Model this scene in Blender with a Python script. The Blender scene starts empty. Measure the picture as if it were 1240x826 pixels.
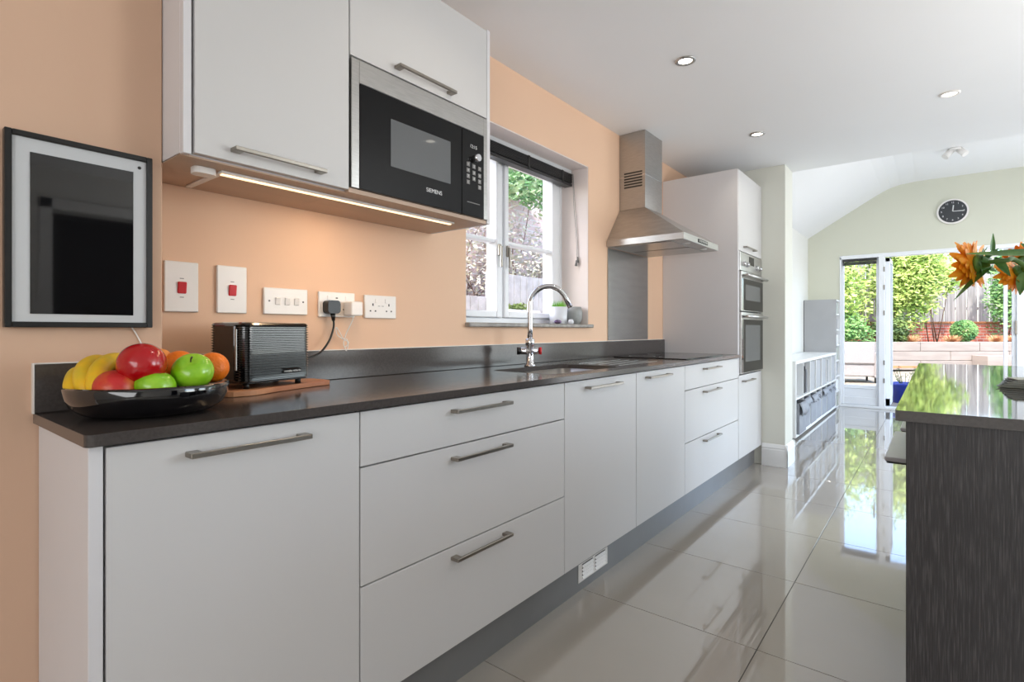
import bpy, bmesh, math, random
from mathutils import Vector, Matrix, noise
random.seed(7)
PI = math.pi
C = bpy.context.scene.collection
SC = bpy.context.scene

# ------------------------------------------------------------ camera
cam_d = bpy.data.cameras.new('camera'); cam = bpy.data.objects.new('camera', cam_d); C.objects.link(cam)
cam.location = (1.60, 0.0, 1.05)
cam.rotation_euler = (PI/2, 0, math.atan2(513, 645))
cam_d.sensor_fit = 'HORIZONTAL'; cam_d.sensor_width = 36
cam_d.lens = 645/1240*36
cam_d.shift_y = -(413-400)/1240
cam_d.clip_start = 0.02; cam_d.clip_end = 200
SC.camera = cam

# ------------------------------------------------------------ world, sun, area lights, exposure
w = bpy.data.worlds.new('sky'); SC.world = w; w.use_nodes = True
wn = w.node_tree.nodes; wl = w.node_tree.links
sky = wn.new('ShaderNodeTexSky'); sky.sky_type = 'NISHITA'; sky.sun_disc = False
sky.sun_elevation = math.radians(48); sky.sun_rotation = math.radians(200); sky.air_density = 1.0; sky.dust_density = 2.0
wl.new(sky.outputs[0], wn['Background'].inputs[0]); wn['Background'].inputs[1].default_value = 0.95

def sunlamp(energy, direction, angle=0.6, color=(1, .96, .88)):
    d = bpy.data.lights.new('sun', 'SUN'); d.energy = energy; d.angle = math.radians(angle); d.color = color
    o = bpy.data.objects.new('sun', d); C.objects.link(o)
    o.rotation_euler = Vector(direction).to_track_quat('-Z', 'Y').to_euler(); return o
sunlamp(6.0, (-.28, .42, -.86))

def area(name, loc, direction, sx, sy, energy, color=(1, 1, 1), spread=180):
    d = bpy.data.lights.new(name, 'AREA'); d.shape = 'RECTANGLE'; d.size = sx; d.size_y = sy
    d.energy = energy; d.color = color; d.spread = math.radians(spread)
    o = bpy.data.objects.new(name, d); C.objects.link(o); o.location = loc
    o.rotation_euler = Vector(direction).to_track_quat('-Z', 'Y').to_euler(); return o
# fill lamps added behind, at right and in the extension; roof_light stands for skylights
area('rear_fill_light', (2.4, -2.38, 1.15), (-.25, 1, -.28), 2.4, 1.7, 59, (.97, .985, 1))
area('side_fill_light', (4.05, 3.3, 1.45), (-1, .1, 0), 1.5, 1.5, 34, (.93, .97, 1))
area('extension_fill_light', (4.05, 6.7, 1.3), (-1, 0, .1), 2.6, 2.1, 46, (.93, .97, 1))
area('roof_light', (2.3, 6.3, 2.93), (0, -.1, -1), 1.2, 2.0, 27, (.93, .97, 1))
area('ceiling_fill_light', (3.1, 2.3, 1.15), (-.15, 0, 1), 1.2, 1.6, 26, (1, .98, .95))  # added fill to brighten the ceiling, no real fitting here
SC.view_settings.view_transform = 'Standard'; SC.view_settings.look = 'None'
SC.view_settings.exposure = 0.08; SC.view_settings.gamma = 1.0; SC.view_settings.use_curve_mapping = False

# ------------------------------------------------------------ materials
MATS = {}
def srgb(r, g, b):
    f = lambda v: (v/255/12.92) if v/255 <= .04045 else ((v/255+.055)/1.055)**2.4
    return (f(r), f(g), f(b), 1)
def mat(name, col, rough=.5, metal=0, bump=0, bscale=60, var=0, vscale=4, stretch=(1, 1, 1), coat=0, ior=1.5,
        trans=0, emit=None, estr=0, col2=None, ramp=(.4, .6), alpha=1, rvar=0, subs=0, spec=.5):
    if name in MATS: return MATS[name]
    m = bpy.data.materials.new(name); m.use_nodes = True; nt = m.node_tree; N = nt.nodes; L = nt.links
    b = N['Principled BSDF']; b.inputs['Base Color'].default_value = col
    b.inputs['Roughness'].default_value = rough; b.inputs['Metallic'].default_value = metal
    b.inputs['IOR'].default_value = ior; b.inputs['Coat Weight'].default_value = coat; b.inputs['Coat Roughness'].default_value = .03
    b.inputs['Transmission Weight'].default_value = trans; b.inputs['Specular IOR Level'].default_value = spec
    if subs: b.inputs['Subsurface Weight'].default_value = subs; b.inputs['Subsurface Scale'].default_value = .02
    if emit: b.inputs['Emission Color'].default_value = emit; b.inputs['Emission Strength'].default_value = estr
    tc = N.new('ShaderNodeTexCoord'); mp = N.new('ShaderNodeMapping'); mp.inputs['Scale'].default_value = stretch
    L.new(tc.outputs['Object'], mp.inputs['Vector'])
    if var or col2:
        n = N.new('ShaderNodeTexNoise'); n.inputs['Scale'].default_value = vscale; n.inputs['Detail'].default_value = 5
        L.new(mp.outputs[0], n.inputs['Vector'])
        r = N.new('ShaderNodeValToRGB'); r.color_ramp.elements[0].position = ramp[0]; r.color_ramp.elements[1].position = ramp[1]
        if col2: c0, c1 = col, col2
        else:
            c0 = tuple(min(1, c*(1-var)) for c in col[:3])+(1,); c1 = tuple(min(1, c*(1+var)) for c in col[:3])+(1,)
        r.color_ramp.elements[0].color = c0; r.color_ramp.elements[1].color = c1
        L.new(n.outputs['Fac'], r.inputs[0]); L.new(r.outputs[0], b.inputs['Base Color'])
    if bump or rvar:
        n2 = N.new('ShaderNodeTexNoise'); n2.inputs['Scale'].default_value = bscale; n2.inputs['Detail'].default_value = 4
        L.new(mp.outputs[0], n2.inputs['Vector'])
        if bump:
            bp = N.new('ShaderNodeBump'); bp.inputs['Strength'].default_value = bump; bp.inputs['Distance'].default_value = .002
            L.new(n2.outputs['Fac'], bp.inputs['Height']); L.new(bp.outputs[0], b.inputs['Normal'])
        if rvar:
            mr = N.new('ShaderNodeMapRange'); mr.inputs[3].default_value = rough-rvar; mr.inputs[4].default_value = rough+rvar
            L.new(n2.outputs['Fac'], mr.inputs[0]); L.new(mr.outputs[0], b.inputs['Roughness'])
    MATS[name] = m; return m

M = dict(
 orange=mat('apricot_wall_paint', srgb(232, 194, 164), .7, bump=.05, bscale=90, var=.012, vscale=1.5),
 orange_near=mat('apricot_darker', srgb(212, 176, 150), .7, bump=.05, bscale=90, var=.012, vscale=1.5),  # breast wall in a darker apricot than the main wall
 white=mat('white_wall_paint', srgb(234, 234, 230), .7, bump=.04, bscale=90, var=.008, vscale=1.2),
 gable=mat('stone_wall_paint', srgb(212, 212, 196), .7, bump=.04, bscale=90, var=.008, vscale=1.2),
 pier=mat('pier_paint', srgb(218, 218, 208), .7, bump=.04, bscale=90, var=.008, vscale=1.2),
 ceil=mat('ceiling_paint', srgb(238, 239, 240), .75, bump=.03, bscale=90, var=.006, vscale=1.2),
 ceilv=mat('vault_paint', srgb(240, 240, 240), .75, bump=.03, bscale=90, var=.006, vscale=1.2),
 trim=mat('white_gloss_trim', srgb(235, 236, 236), .35, var=.008, vscale=3),
 cab=mat('grey_matt_laminate', srgb(207, 205, 204), .42, bump=.02, bscale=200, var=.012, vscale=2, stretch=(1, 1, .3)),
 panel=mat('pale_laminate_panel', srgb(218, 216, 218), .45, bump=.02, bscale=200, var=.012, vscale=2),
 gap=mat('dark_gap', srgb(58, 56, 54), .7, var=.05),
 under=mat('led_warmed_laminate', srgb(196, 168, 146), .5, var=.05, vscale=8, stretch=(1, .1, 1)),  # warm LED and wall bounce painted into the underside tan
 top=mat('graphite_worktop', srgb(72, 67, 65), .15, bump=.02, bscale=400, var=.09, vscale=160, rvar=.04),
 topi=mat('graphite_island_worktop', srgb(84, 82, 82), .045, var=.06, vscale=160, ior=1.7),
 steel=mat('brushed_steel', srgb(178, 176, 173), .3, 1, bump=.06, bscale=120, var=.05, vscale=20, stretch=(1, 1, 12)),
 splash=mat('smooth_steel', srgb(176, 176, 175), .22, 1, bump=.02, bscale=30, var=.03, vscale=6, stretch=(1, 1, 6)),
 steelh=mat('brushed_steel_long', srgb(186, 184, 181), .33, 1, bump=.05, bscale=90, var=.05, vscale=14, stretch=(1, .08, 6)),
 handle=mat('satin_nickel', srgb(158, 151, 142), .32, 1, var=.04, vscale=50),
 chrome=mat('chrome', srgb(215, 215, 218), .06, 1, var=.02),
 plinth=mat('grey_plinth', srgb(128, 128, 129), .38, .3, bump=.02, bscale=100, var=.03, vscale=6),
 blackglass=mat('black_glass', srgb(10, 10, 11), .04, ior=1.33, var=.05),
 greyglass=mat('grey_glass', srgb(92, 94, 96), .05, coat=.1, var=.03),
 black=mat('black_plastic', srgb(13, 13, 13), .35, var=.08, vscale=30),
 toaster=mat('black_gloss_plastic', srgb(14, 14, 15), .1, coat=.6, var=.08),
 bowl=mat('black_glazed_ceramic', srgb(9, 9, 13), .06, coat=.8, var=.1, bump=.2, bscale=14),
 plastic=mat('white_plastic', srgb(236, 232, 228), .3, var=.006),
 grey=mat('grey_print', srgb(120, 118, 116), .5, var=.03),
 red=mat('red_switch', srgb(205, 20, 28), .3, var=.05),
 print_=mat('white_print', srgb(225, 225, 225), .4, var=.01),
 mount=mat('white_mount', srgb(196, 198, 200), .5, var=.01),
 screen=mat('dark_screen', srgb(18, 18, 20), .03, ior=1.6, coat=.4, var=.05),
 wood=mat('chopping_board_wood', srgb(196, 140, 100), .45, bump=.1, bscale=40, col2=srgb(168, 108, 74), vscale=12, stretch=(1, .2, 1)),
 islwood=mat('dark_ash_laminate', srgb(42, 40, 42), .42, bump=.3, bscale=120, col2=srgb(98, 95, 96), vscale=320, stretch=(1.6, 1.6, .05), ramp=(.5, .85)),
 blind=mat('black_blind_slat', srgb(38, 37, 38), .35, var=.05),
 sill=mat('stone_sill', srgb(150, 144, 138), .4, var=.15, vscale=30),
 bin=mat('grey_storage_fabric', srgb(150, 153, 160), .8, bump=.2, bscale=250, var=.06, vscale=8),
 binback=mat('grey_boards', srgb(168, 168, 170), .6, var=.03),
 leaf=mat('sunflower_leaf', srgb(58, 104, 40), .5, bump=.3, bscale=60, col2=srgb(98, 140, 58), vscale=18, subs=.1),
 petal=mat('orange_petal', srgb(250, 140, 16), .5, col2=srgb(255, 172, 36), vscale=30, subs=.15),
 disc=mat('flower_disc', srgb(62, 40, 22), .8, bump=1, bscale=300, var=.3, vscale=120),
 stem=mat('flower_stem', srgb(96, 132, 66), .5, var=.1),
 vase=mat('woven_vase', srgb(176, 156, 130), .7, bump=1, bscale=120, var=.2, vscale=60),
 paper=mat('pale_pages', srgb(168, 172, 160), .5, var=.03, vscale=20),
 cover=mat('black_cover', srgb(24, 24, 25), .4, var=.05),
 apple_r=mat('red_apple_skin', srgb(176, 9, 18), .2, coat=.3, col2=srgb(206, 60, 44), vscale=16, ramp=(.5, .8)),
 apple_g=mat('green_apple_skin', srgb(122, 186, 20), .25, coat=.3, col2=srgb(156, 208, 50), vscale=20),
 orange_f=mat('orange_peel', srgb(240, 120, 12), .4, bump=.8, bscale=220, var=.08, vscale=10),
 mango=mat('red_mango_skin', srgb(196, 40, 40), .35, col2=srgb(236, 160, 60), vscale=9, ramp=(.5, .68)),
 banana=mat('banana_skin', srgb(240, 190, 24), .42, col2=srgb(214, 186, 44), vscale=14),
 tip=mat('brown_tip', srgb(70, 52, 30), .7, var=.2),
 glass=mat('window_glass', (1, 1, 1, 1), 0, trans=1, ior=1.02),
 upvc=mat('white_window_paint', srgb(238, 240, 244), .35, var=.006),
 blue=mat('blue_glaze', srgb(36, 60, 168), .25, coat=.4, var=.1, vscale=8),
 soil=mat('soil', srgb(70, 54, 42), .9, bump=1, bscale=60, var=.3, vscale=40),
 paving=mat('patio_stone', srgb(146, 136, 122), .8, bump=.3, bscale=30, var=.08, vscale=3),
 sleeper=mat('bleached_timber', srgb(142, 132, 124), .8, bump=.4, bscale=20, var=.08, vscale=6, stretch=(.3, .3, 2)),
 rust=mat('rusty_edge', srgb(176, 116, 76), .8, var=.15),
 fence=mat('weathered_fence_board', srgb(146, 142, 140), .85, bump=.5, bscale=30, var=.2, vscale=9, stretch=(2, 2, .15)),
 wicker=mat('pale_wicker', srgb(150, 144, 142), .7, bump=1, bscale=160, var=.12, vscale=90, stretch=(1, 1, 2)),
 bush1=mat('yellow_green_leaf', srgb(132, 164, 72), .5, col2=srgb(192, 206, 116), vscale=2.5, ramp=(.35, .65)),
 bush2=mat('mid_green_leaf', srgb(78, 126, 66), .5, col2=srgb(134, 168, 98), vscale=6),
 bushd=mat('dark_green_leaf', srgb(60, 84, 40), .6, col2=srgb(110, 130, 66), vscale=4),  # darker olive green leaf colour
 twig=mat('brown_twig', srgb(112, 84, 62), .8, var=.2, vscale=30),
 dry=mat('dry_orange_leaf', srgb(196, 128, 88), .7, col2=srgb(216, 180, 130), vscale=6),
 grass=mat('bright_grass', srgb(120, 190, 50), .5, var=.15, vscale=50),
 pot=mat('pale_ceramic', srgb(222, 224, 228), .3, coat=.3, var=.02),
 pot2=mat('grey_ceramic', srgb(150, 152, 150), .4, var=.06, vscale=30),
 purple=mat('purple_stone', srgb(110, 84, 124), .4, var=.3, vscale=40),
 seat=mat('grey_stool_vinyl', srgb(188, 190, 196), .35, var=.03),
 lamp_on=mat('lit_lamp', (1, 1, 1, 1), .5, emit=(1, .93, .8, 1), estr=6),
 led=mat('lit_led_diffuser', (1, 1, 1, 1), .5, emit=(1, .66, .34, 1), estr=1.7),
)
def brick_mat(name, c1, c2, mortar, scale=1.0):
    m = bpy.data.materials.new(name); m.use_nodes = True; nt = m.node_tree; N = nt.nodes; L = nt.links; b = N['Principled BSDF']
    tc = N.new('ShaderNodeTexCoord'); sp = N.new('ShaderNodeSeparateXYZ'); cb = N.new('ShaderNodeCombineXYZ'); ad = N.new('ShaderNodeMath')
    L.new(tc.outputs['Object'], sp.inputs[0]); L.new(sp.outputs[0], ad.inputs[0]); L.new(sp.outputs[1], ad.inputs[1])
    L.new(ad.outputs[0], cb.inputs[0]); L.new(sp.outputs[2], cb.inputs[1])
    t = N.new('ShaderNodeTexBrick'); t.inputs['Scale'].default_value = scale
    t.inputs['Color1'].default_value = c1; t.inputs['Color2'].default_value = c2; t.inputs['Mortar'].default_value = mortar
    t.inputs['Mortar Size'].default_value = .008; t.inputs['Brick Width'].default_value = .225; t.inputs['Row Height'].default_value = .075
    L.new(cb.outputs[0], t.inputs['Vector']); L.new(t.outputs[0], b.inputs['Base Color'])
    bp = N.new('ShaderNodeBump'); bp.inputs['Strength'].default_value = .5; bp.inputs['Distance'].default_value = .004; bp.invert = True
    L.new(t.outputs['Fac'], bp.inputs['Height']); L.new(bp.outputs[0], b.inputs['Normal']); b.inputs['Roughness'].default_value = .85
    return m
M['brick'] = brick_mat('red_brick', srgb(186, 92, 72), srgb(206, 116, 92), srgb(196, 176, 160))
M['brickside'] = brick_mat('mottled_brick', srgb(214, 188, 182), srgb(226, 206, 202), srgb(226, 220, 216))  # overexposed daylight put into the pale brick colours
def tile_mat():
    m = bpy.data.materials.new('polished_porcelain'); m.use_nodes = True; nt = m.node_tree; N = nt.nodes; L = nt.links; b = N['Principled BSDF']
    g = N.new('ShaderNodeNewGeometry'); n = N.new('ShaderNodeTexNoise'); n.inputs['Scale'].default_value = 1.6; n.inputs['Detail'].default_value = 6
    L.new(g.outputs['Position'], n.inputs['Vector']); r = N.new('ShaderNodeValToRGB')
    r.color_ramp.elements[0].color = srgb(160, 153, 144); r.color_ramp.elements[1].color = srgb(174, 168, 160)
    L.new(n.outputs['Fac'], r.inputs[0]); L.new(r.outputs[0], b.inputs['Base Color'])
    b.inputs['Roughness'].default_value = .045; b.inputs['IOR'].default_value = 1.62; b.inputs['Coat Weight'].default_value = .5; b.inputs['Coat Roughness'].default_value = .02
    return m
M['tile'] = tile_mat()
M['grout'] = mat('dark_grout', srgb(84, 80, 76), .8, var=.05)

# ------------------------------------------------------------ mesh helpers
def box(bm, x0, x1, y0, y1, z0, z1, bev=0, rot=None, piv=None, seg=1):
    t = bmesh.new(); bmesh.ops.create_cube(t, size=1)
    for v in t.verts:
        v.co = Vector(((x0+x1)/2+v.co.x*(x1-x0), (y0+y1)/2+v.co.y*(y1-y0), (z0+z1)/2+v.co.z*(z1-z0)))
    if bev: bmesh.ops.bevel(t, geom=t.edges[:], offset=bev, segments=seg, affect='EDGES', profile=.5)
    if rot: bmesh.ops.transform(t, matrix=Matrix.Translation(piv) @ rot @ Matrix.Translation(-Vector(piv)), verts=t.verts)
    merge(bm, t)
def merge(bm, t):
    me = bpy.data.meshes.new('tmp'); t.to_mesh(me); t.free(); bm.from_mesh(me); bpy.data.meshes.remove(me)
def tube(bm, pts, r, n=10, closed_ends=True):
    pts = [Vector(p) for p in pts]; rs = r if isinstance(r, (list, tuple)) else [r]*len(pts)
    rings = []; prev = None
    for i, p in enumerate(pts):
        d = (pts[min(i+1, len(pts)-1)]-pts[max(i-1, 0)]).normalized()
        if prev is None: u = d.orthogonal().normalized()
        else:
            u = prev-d*prev.dot(d); u = u.normalized() if u.length > 1e-6 else d.orthogonal().normalized()
        prev = u; v = d.cross(u)
        rings.append([bm.verts.new(p+(u*math.cos(2*PI*k/n)+v*math.sin(2*PI*k/n))*rs[i]) for k in range(n)])
    for a, b in zip(rings, rings[1:]):
        for k in range(n): bm.faces.new((a[k], a[(k+1) % n], b[(k+1) % n], b[k])).smooth = True
    if closed_ends: bm.faces.new(rings[0][::-1]); bm.faces.new(rings[-1])
def smooth_path(pts, k=6):
    P = [Vector(p) for p in pts]; out = []
    for i in range(len(P)-1):
        p0, p1, p2, p3 = P[max(i-1, 0)], P[i], P[i+1], P[min(i+2, len(P)-1)]
        for j in range(k):
            t = j/k
            out.append(.5*((2*p1)+(p2-p0)*t+(2*p0-5*p1+4*p2-p3)*t*t+(3*p1-p0-3*p2+p3)*t**3))
    out.append(P[-1]); return out
def lathe(bm, prof, n=32, c=(0, 0, 0), sx=1, sy=1):
    rings = []
    for r, z in prof:
        if r < 1e-5: rings.append([bm.verts.new((c[0], c[1], c[2]+z))])
        else: rings.append([bm.verts.new((c[0]+r*sx*math.cos(2*PI*k/n), c[1]+r*sy*math.sin(2*PI*k/n), c[2]+z)) for k in range(n)])
    for a, b in zip(rings, rings[1:]):
        for k in range(n):
            if len(a) == 1 and len(b) == 1: continue
            if len(a) == 1: f = bm.faces.new((a[0], b[(k+1) % n], b[k]))
            elif len(b) == 1: f = bm.faces.new((a[k], a[(k+1) % n], b[0]))
            else: f = bm.faces.new((a[k], a[(k+1) % n], b[(k+1) % n], b[k]))
            f.smooth = True
def disc(bm, c, r, axis, h, n=28, r2=None):
    """solid cylinder from c along axis by h"""
    a = Vector(axis).normalized(); tube(bm, [Vector(c), Vector(c)+a*h], [r, r if r2 is None else r2], n)
def prism(bm, outer, z0, z1, holes=()):
    """flat polygon with holes, extruded upward"""
    t = bmesh.new(); es = []
    for lp in [outer]+list(holes):
        vs = [t.verts.new((x, y, z0)) for x, y in lp]
        for i in range(len(vs)): es.append(t.edges.new((vs[i], vs[(i+1) % len(vs)])))
    r = bmesh.ops.triangle_fill(t, use_beauty=True, use_dissolve=False, edges=es)
    fs = [g for g in r['geom'] if isinstance(g, bmesh.types.BMFace)]
    e = bmesh.ops.extrude_face_region(t, geom=fs)
    bmesh.ops.translate(t, verts=[g for g in e['geom'] if isinstance(g, bmesh.types.BMVert)], vec=(0, 0, z1-z0))
    bmesh.ops.recalc_face_normals(t, faces=t.faces); merge(bm, t)
def rrect(x0, x1, y0, y1, r, n=5):
    out = []
    for cx, cy, a in ((x1-r, y1-r, 0), (x0+r, y1-r, 90), (x0+r, y0+r, 180), (x1-r, y0+r, 270)):
        for k in range(n+1):
            t = math.radians(a+90*k/n); out.append((cx+r*math.cos(t), cy+r*math.sin(t)))
    return out
def extr(bm, poly3, vec):
    """planar 3-D polygon extruded by vec"""
    vs = [bm.verts.new(p) for p in poly3]; ws = [bm.verts.new(Vector(p)+Vector(vec)) for p in poly3]
    n = len(vs); bm.faces.new(vs); bm.faces.new(ws[::-1])
    for i in range(n): bm.faces.new((vs[i], ws[i], ws[(i+1) % n], vs[(i+1) % n]))
def obj(name, bm, m, parent=None, smooth=False, mod_bevel=0, mats=None):
    bmesh.ops.recalc_face_normals(bm, faces=bm.faces)
    me = bpy.data.meshes.new(name); bm.to_mesh(me); bm.free()
    for x in (mats or [m]): me.materials.append(x)
    if smooth:
        for p in me.polygons: p.use_smooth = True
    o = bpy.data.objects.new(name, me); C.objects.link(o)
    if parent: o.parent = parent; o.matrix_parent_inverse = Matrix.Translation(-parent.location) if parent.type == 'EMPTY' and parent.rotation_euler[2] == 0 else Matrix()
    if mod_bevel:
        md = o.modifiers.new('bevel', 'BEVEL'); md.width = mod_bevel; md.segments = 2; md.limit_method = 'ANGLE'; md.angle_limit = math.radians(40)
    return o
def bx(name, m, parent, *a, bev=0, **k):
    bm = bmesh.new(); box(bm, *a, bev=bev, **k); return obj(name, bm, m, parent)
def tag(o, label=None, cat=None, group=None, kind=None):
    if label: o['label'] = label
    if cat: o['category'] = cat
    if group: o['group'] = group
    if kind: o['kind'] = kind
    return o
def thing(name, label, cat, loc, group=None):
    o = bpy.data.objects.new(name, None); C.objects.link(o); o.location = loc; o.empty_display_size = .1
    return tag(o, label, cat, group)
def struct(name, bm, m, parent=None, **k):
    o = obj(name, bm, m, parent, **k)
    if not parent: o['kind'] = 'structure'
    return o
def text(name, s, size, m, parent, loc, normal, up=(0, 0, 1), depth=.0004, align='CENTER'):
    """lettering as a mesh, facing 'normal'"""
    cu = bpy.data.curves.new(name, 'FONT'); cu.body = s; cu.size = size; cu.extrude = depth; cu.align_x = align; cu.align_y = 'CENTER'
    to = bpy.data.objects.new('tmp_text', cu); C.objects.link(to)
    dg = bpy.context.evaluated_depsgraph_get(); dg.update()
    me = bpy.data.meshes.new_from_object(to.evaluated_get(dg)); bpy.data.objects.remove(to); bpy.data.curves.remove(cu)
    n = Vector(normal).normalized(); u = Vector(up).normalized(); r = u.cross(n)
    mx = Matrix((r, u, n)).transposed().to_4x4(); mx.translation = Vector(loc); me.transform(mx)
    me.materials.clear(); me.materials.append(m)
    o = bpy.data.objects.new(name, me); C.objects.link(o)
    if parent:
        o.parent = parent
        if parent.type == 'EMPTY': o.matrix_parent_inverse = Matrix.Translation(-parent.location)
    return o

# ============================================================ THE SETTING
W = -0.015          # face of the main wall
CH = 2.32           # kitchen ceiling
YO = 4.75           # where the kitchen ceiling ends
YE = 8.6            # garden end wall
WR = 4.2            # right wall
YB = -2.5           # wall behind
# left wall with its deep window opening
bm = bmesh.new()
WY0, WY1, WZ0, WZ1 = 1.705, 2.76, 1.065, 2.022
WO = -.34
box(bm, WO, W, -2.5, WY0, 0, CH); box(bm, WO, W, WY1, 4.49, 0, CH)
box(bm, WO, W, WY0, WY1, 0, WZ0); box(bm, WO, W, WY0, WY1, WZ1, CH)
struct('wall_left', bm, M['orange'])
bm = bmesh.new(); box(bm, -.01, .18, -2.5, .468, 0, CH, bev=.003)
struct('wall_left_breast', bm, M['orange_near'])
bm = bmesh.new(); box(bm, -.33, .70, 4.49, YO, 0, CH, bev=.003)
struct('wall_pier', bm, M['pier'])
# extension
bm = bmesh.new(); box(bm, -.05, .17, YO, YE+.2, 0, 2.36); struct('wall_extension_left', bm, M['white'])
# ceiling slab of the kitchen
bm = bmesh.new(); box(bm, -.34, WR+.2, YB-.2, YO, CH, 3.1)
struct('ceiling', bm, M['ceil'])
# vault: sloping sides, flat crown
bm = bmesh.new()
prof = [(.16, 2.35), (.9, 2.80), (1.05, 2.885), (1.14, 2.925), (1.24, 2.95), (1.40, 2.965), (3.0, 2.965), (3.25, 2.93), (3.4, 2.85), (WR+.02, 2.36)]
pr = [(x, YO-.0, z) for x, z in prof]+[(WR+.3, YO, 3.3), (-.05, YO, 3.3), (-.05, YO, 2.35)]
extr(bm, pr, (0, YE-YO+.2, 0)); struct('ceiling_vault', bm, M['ceilv'])
# end wall: openings for the garden doors
bm = bmesh.new()
DX0, DX1, DZ = .56, 3.30, 2.075
box(bm, -.05, DX0, YE, YE+.2, 0, 3.0); box(bm, DX1, WR+.2, YE, YE+.2, 0, 3.0); box(bm, DX0, DX1, YE, YE+.2, DZ, 3.0)
struct('wall_end', bm, M['gable'])
# right wall with a dark doorway and two window openings added for light
bm = bmesh.new()
ops = [(1.02, 1.66, 0, 2.0), (2.5, 4.1, .7, 2.15), (5.3, 8.1, 0.05, 2.2)]
y = YB-.2
for a, b, z0, z1 in ops:
    box(bm, WR, WR+.2, y, a, 0, 2.4 if a < 5 else 2.4)
    if z0 > 0: box(bm, WR, WR+.2, a, b, 0, z0)
    box(bm, WR, WR+.2, a, b, z1, 2.4); y = b
box(bm, WR, WR+.2, y, YE+.2, 0, 2.4)
struct('wall_right', bm, M['white'])
bm = bmesh.new()
for a in ((WR-.02, WR+.0, .94, 1.02, 0, 2.08), (WR-.02, WR, 1.66, 1.74, 0, 2.08), (WR-.02, WR, .94, 1.74, 2.0, 2.08)): box(bm, *a, bev=.004)
struct('trim_1', bm, M['trim'])
bm = bmesh.new(); box(bm, WR+.2, WR+1.6, .4, .5, 0, 2.2); box(bm, WR+.2, WR+1.6, 2.3, 2.4, 0, 2.2); box(bm, WR+1.6, WR+1.7, .4, 2.4, 0, 2.2)
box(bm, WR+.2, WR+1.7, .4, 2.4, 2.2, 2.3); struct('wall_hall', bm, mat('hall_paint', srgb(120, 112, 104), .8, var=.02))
bm = bmesh.new(); box(bm, -.1, WR+.2, YB-.2, YB, 0, CH); struct('wall_back', bm, M['white'])

# floor: grout bed and polished tiles 1.2 x 0.6
bm = bmesh.new(); box(bm, -.34, WR+1.7, YB-.2, YE+.2, -.12, -.0025); fl = struct('floor', bm, M['grout'])
tm = {}
def tile(x0, x1, y0, y1):
    k = (round(x1-x0, 3), round(y1-y0, 3))
    if k not in tm:
        b = bmesh.new(); g = .0014; box(b, g, k[0]-g, g, k[1]-g, -.010, 0, bev=.0005)
        me = bpy.data.meshes.new('tile'); b.to_mesh(me); b.free(); me.materials.append(M['tile']); tm[k] = me
    o = bpy.data.objects.new('tile', tm[k]); C.objects.link(o); o.parent = fl; o.location = (x0, y0, 0)
ys = [YB]+[1.27-.6*k for k in range(6, -1, -1) if 1.27-.6*k > YB]+[1.27+.6*k for k in range(1, 13) if 1.27+.6*k < YE]+[YE+.12]
xs = [-.06, 1.14, 2.34, 3.54, WR]
for y0, y1 in zip(ys, ys[1:]):
    for x0, x1 in zip(xs, xs[1:]): tile(x0, x1, y0, y1)

# skirting
def skirt(name, p0, p1, nrm, h=.17):
    """skirting board with a moulded top between two floor points"""
    p0 = Vector(p0); p1 = Vector(p1); n = Vector(nrm); bm = bmesh.new()
    pf = [(0, 0), (.018, 0), (.018, h-.045), (.014, h-.035), (.016, h-.028), (.010, h-.012), (.005, h), (0, h)]
    extr(bm, [p0+n*a+Vector((0, 0, b)) for a, b in pf], p1-p0); return struct(name, bm, M['trim'])
skirt('baseboard_pier_front', (.535, 4.49, 0), (.718, 4.49, 0), (0, -1, 0))
skirt('baseboard_pier_end', (.70, 4.472, 0), (.70, YO+.018, 0), (1, 0, 0))
skirt('baseboard_pier_back', (.17, YO, 0), (.718, YO, 0), (0, 1, 0))
skirt('baseboard_left', (.17, YO+.018, 0), (.17, 5.64, 0), (1, 0, 0))
skirt('baseboard_breast', (.18, YB, 0), (.18, .24, 0), (1, 0, 0))
skirt('baseboard_right', (WR, 1.95, 0), (WR, 5.3, 0), (-1, 0, 0))

# ---- kitchen window (in the left wall)
FX0, FX1 = -.275, -.20
wf = bmesh.new()
def fr(bm, y0, y1, z0, z1, t, x0, x1, bev=.004, tb=None):
    tb = tb or t
    box(bm, x0, x1, y0, y0+t, z0, z1, bev=bev); box(bm, x0, x1, y1-t, y1, z0, z1, bev=bev)
    box(bm, x0, x1, y0+t, y1-t, z0, z0+tb, bev=bev); box(bm, x0, x1, y0+t, y1-t, z1-t, z1, bev=bev)
fr(wf, WY0, WY1, 1.085, WZ1, .030, FX0, FX1)
box(wf, FX0, FX1, WY1-.085, WY1-.030, 1.115, WZ1-.030, bev=.004)
box(wf, FX0, FX1, 2.158, 2.186, 1.115, WZ1-.030, bev=.004)
win = struct('window_1', wf, M['upvc'])
for i, (a, b) in enumerate(((WY0+.031, 2.156), (2.188, WY1-.087))):
    c = bmesh.new(); fr(c, a, b, 1.117, WZ1-.032, .034, FX0+.012, FX1+.012)
    box(c, FX0+.022, FX1+.002, a+.034, b-.034, 1.508, 1.528, bev=.004)
    co = obj('casement', c, M['upvc'], win)
    bx('pane', M['glass'], co, -.242, -.238, a+.033, b-.033, 1.150, 1.509); bx('pane', M['glass'], co, -.242, -.238, a+.033, b-.033, 1.527, WZ1-.065)
    h = bmesh.new(); hy = b-.018 if i == 0 else a+.018
    box(h, FX1+.012, FX1+.024, hy-.01, hy+.01, 1.44, 1.50, bev=.003); box(h, FX1+.024, FX1+.036, hy-.006, hy+.006, 1.38, 1.49, bev=.003)
    obj('window_catch', h, M['handle'], co)
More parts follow.
